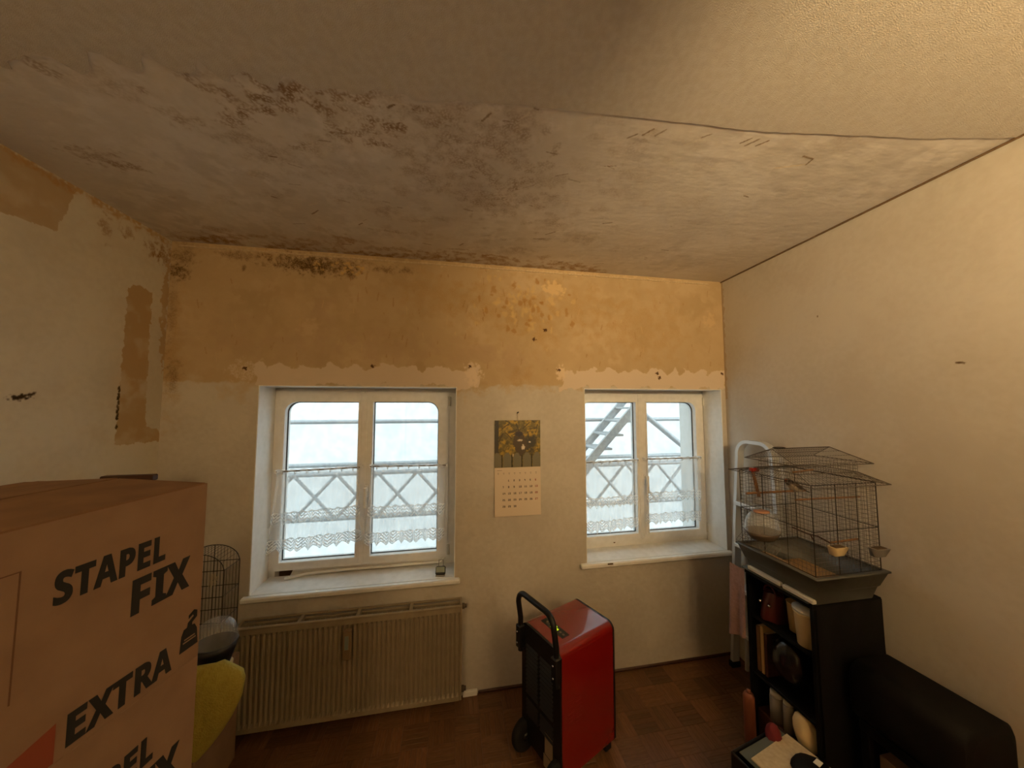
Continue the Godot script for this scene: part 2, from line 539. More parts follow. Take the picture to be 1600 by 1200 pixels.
# ---------------------------------------------------------------- the room
func back_texture() -> ImageTexture:
	var c := Canvas.new(1024, 736, Vector2(-1.6, 0.0), Vector2(2.0, 2.6), 11)
	c.base(Color(0.775, 0.75, 0.71), Color(0.73, 0.70, 0.655), 1.2, 22.0)
	var ochre := Color(0.725, 0.635, 0.495)
	var filler := Color(0.82, 0.755, 0.68)
	var stain := Color(0.36, 0.27, 0.15)
	# the papered band above the windows is stripped to old ochre plaster
	c.rect(Vector2(-1.7, 1.712), Vector2(2.1, 2.7), ochre, 1.0, 0.012, 9.0, 0.012)
	for k in 260:
		var p := Vector2(rng.randf_range(-1.45, 1.83), rng.randf_range(1.74, 2.45))
		var v := rng.randf_range(-0.045, 0.045)
		var r := rng.randf_range(0.03, 0.13)
		c.blob(p, r * rng.randf_range(0.7, 1.8), r, Color(ochre.r + v, ochre.g + v * 1.05, ochre.b + v * 1.25), 0.6, 0.7, 0.9, 9.0)
	# paler, greyer plaster on the left half, yellower in the middle
	for a in [[-1.1, 1.95, 0.16, 0.13], [-0.75, 1.9, 0.25, 0.12], [-0.35, 1.93, 0.28, 0.12], [0.1, 1.9, 0.2, 0.1], [0.35, 1.86, 0.2, 0.1], [-0.72, 2.12, 0.08, 0.12]]:
		c.blob(Vector2(a[0], a[1]), a[2], a[3], Color(0.70, 0.60, 0.48), 0.55, 0.8, 0.7, 8.0)
	for a in [[0.2, 2.2, 0.22, 0.2], [0.45, 2.18, 0.18, 0.2], [0.55, 2.05, 0.14, 0.14], [0.75, 2.22, 0.3, 0.16], [-0.1, 2.25, 0.3, 0.14], [0.42, 1.77, 0.09, 0.08], [1.2, 2.1, 0.4, 0.25], [-1.40, 1.85, 0.05, 0.4]]:
		c.blob(Vector2(a[0], a[1]), a[2], a[3], Color(0.69, 0.56, 0.36), 0.45, 0.9, 0.8, 10.0, 0.3)
	# scraper marks and flecks
	for k in 150:
		var p := Vector2(rng.randf_range(-1.3, 1.75), rng.randf_range(1.8, 2.42))
		var t := Vector2(rng.randf_range(-0.3, 0.3), 1.0).normalized() * rng.randf_range(0.01, 0.05)
		c.stroke(p, p + t, rng.randf_range(0.0015, 0.004), Color(0.60, 0.45, 0.27) if rng.randf() < 0.6 else Color(0.80, 0.69, 0.52), rng.randf_range(0.25, 0.6))
	for k in 90:
		var p := Vector2(rng.randfn(0.42, 0.13), rng.randfn(2.22, 0.09))
		c.blob(p, rng.randf_range(0.006, 0.022), rng.randf_range(0.006, 0.03), Color(0.80, 0.68, 0.47) if rng.randf() < 0.5 else Color(0.62, 0.44, 0.21), 0.5, 0.4, 0.5, 30.0)
	c.blob(Vector2(0.615, 2.325), 0.075, 0.05, Color(0.82, 0.71, 0.53), 0.9, 0.4, 0.7, 20.0)
	c.blob(Vector2(0.60, 2.25), 0.03, 0.04, Color(0.80, 0.68, 0.49), 0.7, 0.5, 0.7, 20.0)
	c.blob(Vector2(1.72, 2.17), 0.05, 0.06, Color(0.80, 0.69, 0.53), 0.6, 0.6, 0.7, 20.0)
	c.blob(Vector2(-0.77, 2.02), 0.06, 0.05, Color(0.78, 0.68, 0.55), 0.6, 0.6, 0.8, 20.0)
	# filler over both window heads, its upper edge ragged
	for s in [[-1.02, 0.155, 1.815], [0.66, 1.83, 1.822]]:
		c.rect(Vector2(s[0], 1.70), Vector2(s[1], s[2]), filler, 0.95, 0.035, 7.0, 0.006)
	c.blob(Vector2(-1.06, 1.78), 0.10, 0.055, filler, 0.75, 0.5, 0.8, 22.0, 0.5)
	c.blob(Vector2(0.12, 1.78), 0.05, 0.07, Color(0.86, 0.79, 0.70), 0.8, 0.4, 0.8, 24.0)
	c.blob(Vector2(0.66, 1.795), 0.035, 0.05, Color(0.85, 0.77, 0.66), 0.9, 0.4, 0.6, 30.0)
	for a in [[-1.07, 1.79], [-0.44, 1.815], [0.10, 1.825], [0.645, 1.815], [1.315, 1.805], [1.33, 1.775], [1.80, 1.81], [0.56, 2.06], [0.49, 2.0]]:
		c.blob(Vector2(a[0], a[1]), 0.012, 0.010, Color(0.28, 0.18, 0.10), 0.9, 0.4, 0.8, 60.0)
	# mould and water stains under the ceiling
	for a in [[-0.84, 2.38, 0.19, 0.055, 0.8], [-0.70, 2.365, 0.17, 0.05, 0.65], [-0.76, 2.35, 0.10, 0.035, 0.6], [-0.57, 2.34, 0.055, 0.04, 0.65], [-1.40, 2.29, 0.055, 0.05, 0.8], [-1.38, 2.36, 0.06, 0.09, 0.45], [-1.12, 2.395, 0.13, 0.03, 0.45],
			[-0.38, 2.375, 0.07, 0.025, 0.5], [-0.27, 2.375, 0.05, 0.02, 0.5], [-0.66, 2.39, 0.3, 0.04, 0.3], [-1.1, 2.33, 0.012, 0.02, 0.6], [-1.39, 1.75, 0.04, 0.09, 0.35], [-1.42, 2.1, 0.03, 0.25, 0.25]]:
		c.blob(Vector2(a[0], a[1]), a[2], a[3], stain, a[4] * 0.85, 0.8, 0.8, 20.0, 0.4)
		c.blob(Vector2(a[0], a[1]), a[2] * 0.8, a[3] * 0.8, Color(0.26, 0.20, 0.12), a[4] * 0.45, 0.7, 0.9, 34.0, 0.8, 110.0)
	for k in 26:
		c.blob(Vector2(rng.randf_range(-0.78, -0.5), rng.randf_range(2.32, 2.40)), 0.012, 0.009, Color(0.80, 0.66, 0.42), 0.7, 0.5, 0.7, 40.0)
	# pale filler line along the ceiling
	c.rect(Vector2(-1.30, 2.418), Vector2(1.7, 2.438), Color(0.84, 0.74, 0.58), 0.5, 0.02, 14.0, 0.006, 0.4)
	# the painted lower wall: old scuffs
	for k in 60:
		var p := Vector2(rng.randf_range(-1.4, 1.8), rng.randf_range(0.05, 1.65))
		c.blob(p, rng.randf_range(0.03, 0.14), rng.randf_range(0.03, 0.14), Color(0.72, 0.67, 0.60) if rng.randf() < 0.5 else Color(0.82, 0.79, 0.74), 0.3, 0.8, 0.8, 9.0)
	return c.texture()

func left_texture() -> ImageTexture:
	var c := Canvas.new(640, 736, Vector2(-0.2, 0.0), Vector2(1.9, 2.6), 23)
	c.base(Color(0.82, 0.795, 0.735), Color(0.78, 0.75, 0.685), 1.4, 24.0)
	var ochre := Color(0.70, 0.59, 0.42)
	# bare plaster where the paper was pulled away
	c.poly(PackedVector2Array([Vector2(0.43, 2.43), Vector2(0.485, 2.24), Vector2(0.60, 2.235), Vector2(0.66, 2.21), Vector2(1.2, 2.2), Vector2(1.2, 2.48)]), Color(0.69, 0.59, 0.44), 0.8, 0.006)
	c.poly(PackedVector2Array([Vector2(0.205, 2.13), Vector2(0.15, 2.16), Vector2(0.09, 2.14), Vector2(0.085, 1.62), Vector2(0.075, 1.50), Vector2(0.0, 1.47), Vector2(-0.02, 1.42), Vector2(0.215, 1.425)]), ochre, 0.9, 0.008)
	c.poly(PackedVector2Array([Vector2(0.0, 1.75), Vector2(0.03, 1.9), Vector2(0.04, 2.2), Vector2(0.0, 2.44)]), Color(0.70, 0.56, 0.36), 0.6, 0.02)
	c.rect(Vector2(0.0, 2.41), Vector2(1.6, 2.46), Color(0.70, 0.55, 0.34), 0.7, 0.03, 10.0, 0.02, 0.4)
	for a in [[0.10, 2.35, 0.04, 0.04], [0.05, 2.36, 0.05, 0.05], [0.23, 2.37, 0.03, 0.03], [0.32, 2.34, 0.03, 0.05]]:
		c.blob(Vector2(a[0], a[1]), a[2], a[3], Color(0.52, 0.37, 0.19), 0.6, 0.6, 0.9, 22.0, 0.3)
	for k in 40:
		c.blob(Vector2(rng.randf_range(0.0, 0.9), rng.randf_range(1.3, 2.45)), rng.randf_range(0.03, 0.12), rng.randf_range(0.03, 0.1), Color(0.83, 0.80, 0.74) if rng.randf() < 0.5 else Color(0.76, 0.71, 0.63), 0.3, 0.8, 0.8, 9.0)
	for k in 30:
		c.blob(Vector2(0.213, rng.randf_range(1.5, 1.68)), 0.006, 0.008, Color(0.25, 0.19, 0.10), 0.7, 0.5, 0.8, 60.0)
	# the torn-out plug
	c.blob(Vector2(0.545, 1.625), 0.028, 0.012, Color(0.20, 0.15, 0.10), 0.95, 0.5, 0.8, 40.0)
	c.stroke(Vector2(0.54, 1.628), Vector2(0.505, 1.64), 0.006, Color(0.25, 0.19, 0.12), 0.9)
	return c.texture()

func ceiling_texture() -> ImageTexture:
	# lo.y .. hi.y runs from the room (z = 1.4) to the window wall (z = 0)
	var c := Canvas.new(1280, 544, Vector2(-1.7, -1.45), Vector2(2.0, 0.05), 37)
	c.base(Color(0.86, 0.835, 0.805), Color(0.81, 0.78, 0.74), 1.6, 26.0)
	for k in 260:
		var v := rng.randf_range(-0.04, 0.05)
		var r := rng.randf_range(0.02, 0.14)
		c.blob(Vector2(rng.randf_range(-1.6, 1.85), -rng.randf_range(0.0, 1.2)), r * rng.randf_range(0.6, 1.6), r, Color(0.80 + v, 0.77 + v, 0.73 + v * 0.9), 0.55, 0.7, 0.9, 10.0)
	# brown seepage, strongest left of the middle
	for k in 240:
		var p := Vector2(rng.randfn(-0.05, 0.40), -rng.randfn(0.72, 0.26))
		var r := rng.randf_range(0.012, 0.07)
		c.blob(p, r * rng.randf_range(0.7, 1.7), r * rng.randf_range(0.5, 1.1), Color(0.65, 0.585, 0.51), rng.randf_range(0.2, 0.45), 0.9, 0.7, 18.0, 0.35)
	for k in 70:
		var p := Vector2(rng.randfn(0.16, 0.10), -rng.randfn(0.80, 0.2))
		c.blob(p, rng.randf_range(0.01, 0.04), rng.randf_range(0.01, 0.035), Color(0.61, 0.54, 0.46), 0.45, 0.8, 0.8, 26.0, 0.5)
	for k in 90:
		var p := Vector2(rng.randf_range(-1.35, 0.9), -absf(rng.randfn(0.03, 0.07)))
		c.blob(p, rng.randf_range(0.03, 0.12), rng.randf_range(0.01, 0.05), Color(0.60, 0.47, 0.31), 0.4, 0.7, 0.9, 16.0, 0.3)
	for k in 60:
		var p := Vector2(rng.randfn(-0.45, 0.20), -rng.randfn(0.98, 0.07))
		c.blob(p, rng.randf_range(0.012, 0.05), rng.randf_range(0.01, 0.03), Color(0.55, 0.45, 0.34), 0.5, 0.6, 0.9, 24.0, 0.5)
	for a in [[-1.2, 0.63, 0.09, 0.05], [-1.15, 0.60, 0.06, 0.03], [-0.80, 0.86, 0.06, 0.03], [-0.30, 0.30, 0.07, 0.015], [0.02, 0.17, 0.06, 0.012]]:
		c.blob(Vector2(a[0], -a[1]), a[2], a[3], Color(0.58, 0.49, 0.38), 0.5, 0.6, 0.9, 20.0, 0.4)
	# gouges of the scraper
	for k in 80:
		var p := Vector2(rng.randf_range(-0.8, 1.2), -rng.randf_range(0.1, 1.08))
		var t := Vector2.from_angle(rng.randf_range(-0.9, 0.4)) * rng.randf_range(0.01, 0.06)
		c.stroke(p, p + t, rng.randf_range(0.0015, 0.004), Color(0.44, 0.35, 0.25) if rng.randf() < 0.65 else Color(0.86, 0.82, 0.75), rng.randf_range(0.3, 0.8))
	for a in [[0.60, 1.075], [0.64, 1.08], [0.79, 1.09], [0.93, 1.10], [0.955, 1.10], [0.99, 1.10], [-0.10, 1.03], [-0.17, 1.02], [0.10, 1.04]]:
		var p := Vector2(a[0], -a[1])
		var t := Vector2(-0.02, rng.randf_range(0.010, 0.03))
		c.stroke(p, p + t, rng.randf_range(0.002, 0.0045), Color(0.46, 0.37, 0.27), rng.randf_range(0.4, 0.8))
	c.stroke(Vector2(1.13, -1.0), Vector2(1.22, -1.035), 0.004, Color(0.88, 0.82, 0.70), 0.8)
	c.stroke(Vector2(1.22, -1.035), Vector2(1.215, -1.06), 0.004, Color(0.45, 0.36, 0.25), 0.7)
	c.stroke(Vector2(1.215, -1.06), Vector2(1.17, -1.065), 0.004, Color(0.45, 0.36, 0.25), 0.7)
	return c.texture()

func painted(t: Texture2D, s: int, cm: float) -> StandardMaterial3D:
	var m := mat(Color.WHITE, 0.92, 0.0, 0.3)
	m.albedo_texture = t
	m.texture_repeat = false
	m.heightmap_enabled = true
	m.heightmap_texture = noise_tex(s, 0.02, 1024, 6)
	m.heightmap_scale = cm
	return m

func holed_wall(st: SurfaceTool, x0: float, x1: float, y0: float, y1: float, z0: float, z1: float, holes: Array) -> void:
	# a slab across x and y, from z0 (outside) to z1 (room side), with rectangular openings
	var xs := [x0, x1]
	var ys := [y0, y1]
	for hr in holes:
		xs.append_array([hr[0], hr[1]]); ys.append_array([hr[2], hr[3]])
	xs.sort(); ys.sort()
	var solid := func(x: float, y: float) -> bool:
		if x < x0 or x > x1 or y < y0 or y > y1: return false
		for hr in holes:
			if x > hr[0] and x < hr[1] and y > hr[2] and y < hr[3]: return false
		return true
	var uv := func(x: float, y: float) -> Vector2: return Vector2((x + 1.6) / 3.6, (2.6 - y) / 2.6)
	for i in xs.size() - 1:
		for j in ys.size() - 1:
			var a: float = xs[i]
			var b: float = xs[i + 1]
			var c: float = ys[j]
			var d: float = ys[j + 1]
			if b - a < 1e-5 or d - c < 1e-5 or not solid.call((a + b) / 2, (c + d) / 2): continue
			var t := [uv.call(a, c), uv.call(b, c), uv.call(b, d), uv.call(a, d)]
			quad_uv(st, [Vector3(a, c, z1), Vector3(b, c, z1), Vector3(b, d, z1), Vector3(a, d, z1)], t)
			quad_uv(st, [Vector3(b, c, z0), Vector3(a, c, z0), Vector3(a, d, z0), Vector3(b, d, z0)], [t[1], t[0], t[3], t[2]])
			if not solid.call(a - 1e-4, (c + d) / 2): quad_uv(st, [Vector3(a, c, z0), Vector3(a, c, z1), Vector3(a, d, z1), Vector3(a, d, z0)], [t[0], t[0], t[3], t[3]])
			if not solid.call(b + 1e-4, (c + d) / 2): quad_uv(st, [Vector3(b, c, z1), Vector3(b, c, z0), Vector3(b, d, z0), Vector3(b, d, z1)], [t[1], t[1], t[2], t[2]])
			if not solid.call((a + b) / 2, c - 1e-4): quad_uv(st, [Vector3(a, c, z0), Vector3(b, c, z0), Vector3(b, c, z1), Vector3(a, c, z1)], [t[0], t[1], t[1], t[0]])
			if not solid.call((a + b) / 2, d + 1e-4): quad_uv(st, [Vector3(a, d, z1), Vector3(b, d, z1), Vector3(b, d, z0), Vector3(a, d, z0)], [t[3], t[2], t[2], t[3]])

func side_wall(called: String, m: Material, left: bool) -> void:
	var st := mb()
	var z0 := 0.0
	var z1 := DEPTH
	var a := left_at(z0) if left else right_at(z0)
	var b := left_at(z1) if left else right_at(z1)
	var t := -0.25 if left else 0.25
	var uv := func(z: float, y: float) -> Vector2: return Vector2((z + 0.2) / 2.1, (2.6 - y) / 2.6)
	var lo := -0.12
	var hi := 2.6
	var inner := [Vector3(a, lo, z0), Vector3(b, lo, z1), Vector3(b, hi, z1), Vector3(a, hi, z0)]
	var outer := [Vector3(a + t, lo, z0), Vector3(b + t, lo, z1), Vector3(b + t, hi, z1), Vector3(a + t, hi, z0)]
	var w := [uv.call(z0, lo), uv.call(z1, lo), uv.call(z1, hi), uv.call(z0, hi)]
	var flip := func(p: Array) -> Array: return [p[1], p[0], p[3], p[2]]
	quad_uv(st, flip.call(inner) if left else inner, flip.call(w) if left else w)
	quad_uv(st, outer if left else flip.call(outer), w if left else flip.call(w))
	for e in 4:
		var g := (e + 1) % 4
		quad_uv(st, [inner[e], inner[g], outer[g], outer[e]], [w[e], w[g], w[g], w[e]])
	struct(called, st, m)

func build_shell() -> void:
	# window wall: inner leaf with the plastered openings, outer leaf behind the frames
	M.back_wall = painted(back_texture(), 31, 0.22)
	var st := mb()
	holed_wall(st, -1.7, 2.1, -0.12, 2.6, -0.17, 0.0, [[-1.004, 0.026, 0.605, 1.703], [0.81, 1.79, 0.62, 1.703]])
	var wb := struct("wall_back", st, M.back_wall)
	st = mb()
	holed_wall(st, -1.7, 2.1, -0.12, 2.6, -0.45, -0.17, [[-1.045, 0.03, 0.58, 1.73], [0.77, 1.805, 0.595, 1.73]])
	part(wb, "outer_leaf", st, M.white_paint)
	# smooth white reveals
	for o in [[-1.004, 0.026, 0.63], [0.81, 1.79, 0.645]]:
		for side in 3:
			st = mb()
			if side == 0: box(st, Vector3(o[0], o[2], -0.17), Vector3(o[0] + 0.004, 1.703, -0.001))
			elif side == 1: box(st, Vector3(o[1] - 0.004, o[2], -0.17), Vector3(o[1], 1.703, -0.001))
			else: box(st, Vector3(o[0], 1.699, -0.17), Vector3(o[1], 1.703, -0.001))
			part(wb, "reveal", st, M.white_paint, "smooth white window reveal")
	M.left_wall = painted(left_texture(), 32, 0.12)
	side_wall("wall_left", M.left_wall, true)
	# right wall: plain paint, two dark dents
	var c := Canvas.new(640, 736, Vector2(-0.2, 0.0), Vector2(1.9, 2.6), 51)
	c.base(Color(0.80, 0.775, 0.735), Color(0.765, 0.735, 0.685), 1.1, 24.0)
	c.blob(Vector2(1.088, 1.748), 0.012, 0.006, Color(0.35, 0.27, 0.18), 0.9, 0.5, 0.6, 60.0)
	c.blob(Vector2(0.62, 2.04), 0.005, 0.005, Color(0.45, 0.36, 0.26), 0.8, 0.5, 0.6, 60.0)
	for k in 40:
		c.blob(Vector2(rng.randf_range(0.0, 1.4), rng.randf_range(0.3, 2.4)), rng.randf_range(0.04, 0.16), rng.randf_range(0.04, 0.16), Color(0.81, 0.79, 0.75) if rng.randf() < 0.5 else Color(0.75, 0.71, 0.66), 0.3, 0.9, 0.8, 8.0)
	c.rect(Vector2(-0.01, 1.64), Vector2(0.02, 2.44), Color(0.70, 0.60, 0.46), 0.6, 0.012, 16.0, 0.005)
	M.right_wall = painted(c.texture(), 33, 0.08)
	side_wall("wall_right", M.right_wall, false)
	# ceiling: scraped plaster at the windows, textured paper still up over the rest
	M.ceiling_plaster = painted(ceiling_texture(), 34, 0.12)
	st = mb()
	var uv := func(x: float, z: float) -> Vector2: return Vector2((x + 1.7) / 3.7, (0.05 + z) / 1.5)
	quad_uv(st, [Vector3(-1.7, CEIL, -0.17), Vector3(2.1, CEIL, -0.17), Vector3(2.1, CEIL, 3.8), Vector3(-1.7, CEIL, 3.8)], [uv.call(-1.7, -0.17), uv.call(2.1, -0.17), uv.call(2.1, 3.8), uv.call(-1.7, 3.8)])
	for e in [[Vector3(-1.7, 0, -0.17), Vector3(2.1, 0, -0.17)], [Vector3(2.1, 0, -0.17), Vector3(2.1, 0, 3.8)], [Vector3(2.1, 0, 3.8), Vector3(-1.7, 0, 3.8)], [Vector3(-1.7, 0, 3.8), Vector3(-1.7, 0, -0.17)]]:
		var a: Vector3 = e[0] + Vector3.UP * CEIL
		var b: Vector3 = e[1] + Vector3.UP * CEIL
		var up := Vector3.UP * 0.25
		quad_uv(st, [b, a, a + up, b + up], [Vector2.ZERO, Vector2.ZERO, Vector2.ZERO, Vector2.ZERO])
	quad_uv(st, [Vector3(-1.7, CEIL + 0.25, 3.8), Vector3(2.1, CEIL + 0.25, 3.8), Vector3(2.1, CEIL + 0.25, -0.17), Vector3(-1.7, CEIL + 0.25, -0.17)], [Vector2.ZERO, Vector2.ZERO, Vector2.ZERO, Vector2.ZERO])
	var ceil := struct("ceiling", st, M.ceiling_plaster)
	M.woodchip = relief(speckled(Color(0.78, 0.755, 0.715), Color(0.735, 0.70, 0.65), 0.9, 0.95), 41, 0.09, 0.045, 512, 3)
	M.woodchip.uv1_scale = Vector3.ONE * 5.5
	var line := PackedVector2Array()
	var n := FastNoiseLite.new()
	n.seed = 77
	n.frequency = 9.0
	n.fractal_octaves = 4
	var edge_at := [[-1.6, 0.96], [-1.0, 1.00], [-0.61, 1.035], [-0.2, 1.045], [0.2, 1.085], [0.64, 1.113], [0.95, 1.13], [1.46, 1.196], [1.9, 1.28]]
	for k in 240:
		var x := lerpf(-1.58, 1.88, k / 239.0)
		var z := 1.0
		for j in edge_at.size() - 1:
			if x >= edge_at[j][0] and x <= edge_at[j + 1][0]:
				z = lerpf(edge_at[j][1], edge_at[j + 1][1], (x - edge_at[j][0]) / (edge_at[j + 1][0] - edge_at[j][0]))
		var wild := lerpf(0.07, 0.004, smoothstep(-0.5, 0.15, x))
		z += wild * n.get_noise_1d(x) + 0.003 * n.get_noise_1d(x * 7.0)
		line.append(Vector2(x, -z))
	line.append(Vector2(1.88, -3.58)); line.append(Vector2(-1.58, -3.58))
	st = mb()
	# outline is in x and -z; turn it to lie under the ceiling
	plate(st, line, 0.0, 0.0022, Transform3D(Basis(Vector3.RIGHT, Vector3(0, 0, -1), Vector3.UP), Vector3(0, CEIL - 0.0022, 0)))
	part(ceil, "textured_paper", st, M.woodchip, "rough textured paper with a torn edge")
	# thin uneven filler bead where ceiling and window wall meet
	st = mb()
	for k in 34:
		var x := lerpf(-1.40, 1.72, k / 34.0)
		var x2 := lerpf(-1.40, 1.72, (k + 1) / 34.0)
		var r := 0.005 + 0.003 * absf(n.get_noise_1d(x * 3.0))
		box(st, Vector3(x, CEIL - 0.022 - r, 0.0), Vector3(x2 - 0.002, CEIL - 0.018, r), 0.002)
	struct("trim_1", st, speckled(Color(0.80, 0.73, 0.60), Color(0.72, 0.63, 0.49), 8.0, 0.9))
	# floor
	build_floor()
	st = mb()
	box(st, Vector3(0.16, 0.0, 0.0), Vector3(1.815, 0.018, 0.012), 0.005)
	struct("baseboard_back", st, M.dark_wood)
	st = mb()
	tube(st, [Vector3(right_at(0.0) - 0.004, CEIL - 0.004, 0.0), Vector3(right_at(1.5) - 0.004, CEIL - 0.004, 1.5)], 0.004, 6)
	struct("gap_shade_2", st, speckled(Color(0.50, 0.40, 0.28), Color(0.40, 0.31, 0.21), 8.0, 0.9))  # brown bar coloured as the dark shadow gap along the ceiling crack

func build_floor() -> void:
	var st := mb()
	box(st, Vector3(-1.8, -0.12, -0.17), Vector3(2.1, -0.004, 3.8))
	var fl := struct("floor", st, M.dark_wood)
	# mosaic parquet: square blocks of five strips, turned by turns
	var s := 0.125
	var kinds := []
	for k in 8:
		st = mb()
		strips(st, Vector3.ZERO, s, false)
		st.generate_normals()
		kinds.append(st.commit())
	var rest := mb()
	for i in 29:
		for j in 29:
			var at := Vector3(-1.72 + s * (i + 0.5), 0.0, s * (j + 0.5))
			var turned := (i + j) % 2 == 1
			if at.x < left_at(at.z) - s or at.x > right_at(at.z) + s: continue
			if j < 6 and at.x > -1.0 and at.x < 1.82:
				var o := MeshInstance3D.new()
				o.mesh = kinds[rng.randi() % 8]
				o.material_override = M.parquet
				put(fl, "parquet_block", o)
				o.position = at
				o.rotation.y = PI / 2 if turned else 0.0
			else:
				strips(rest, at, s, turned)
	var f := part(fl, "parquet_field", rest, M.parquet)
	f.set_meta("kind", "stuff")

func strips(st: SurfaceTool, at: Vector3, s: float, turned: bool) -> void:
	var w := s / 5.0
	var xf := Transform3D(Basis(Vector3.UP, PI / 2 if turned else 0.0), at)
	var tone := rng.randf_range(-0.045, 0.045)
	for k in 5:
		var v := 0.155 + tone + rng.randf_range(-0.02, 0.02)
		st.set_color(Color(v * 1.25, v * 0.60, v * 0.27))
		var x := -s / 2 + w * k
		box(st, Vector3(x + 0.0003, -0.006, -s / 2 + 0.0003), Vector3(x + w - 0.0003, 0.0, s / 2 - 0.0003), 0.0006, xf)

# ---------------------------------------------------------------- windows
func sash_outlines(x0: float, x1: float, y0: float, y1: float, g: Array, round_left: bool, round_right: bool) -> Array:
	# outer rectangle and the glass opening g = [x0, x1, y0, y1], whose outer top corner is round
	var outer := PackedVector2Array([Vector2(x0, y0), Vector2(x1, y0)])
	var inner := PackedVector2Array([Vector2(g[0], g[2]), Vector2(g[1], g[2])])
	var r := 0.062
	for corner in 2:                                   # top right, then top left
		var is_round := round_right if corner == 0 else round_left
		var px: float = g[1] if corner == 0 else g[0]
		var ox := x1 if corner == 0 else x0
		var s := 1.0 if corner == 0 else -1.0
		if not is_round:
			outer.append(Vector2(ox, y1)); inner.append(Vector2(px, g[3]))
			continue
		for k in 9:
			var t := k / 8.0 if corner == 0 else 1.0 - k / 8.0
			var w := t * PI / 2
			inner.append(Vector2(px - s * r + s * r * cos(w), g[3] - r + r * sin(w)))
			outer.append(Vector2(ox, y1 - r * (1.0 - t * 2.0)) if t < 0.5 else Vector2(ox - s * r * (t * 2.0 - 1.0), y1))
	return [outer, inner]

func shrink(p: PackedVector2Array, by: float) -> PackedVector2Array:
	var c := Vector2.ZERO
	for q in p: c += q
	var lo := p[0]
	var hi := p[0]
	for q in p: lo = lo.min(q); hi = hi.max(q)
	c = (lo + hi) / 2.0
	var h := (hi - lo) / 2.0
	var out := PackedVector2Array()
	for q in p: out.append(c + (q - c) * Vector2((h.x - by) / h.x, (h.y - by) / h.y))
	return out

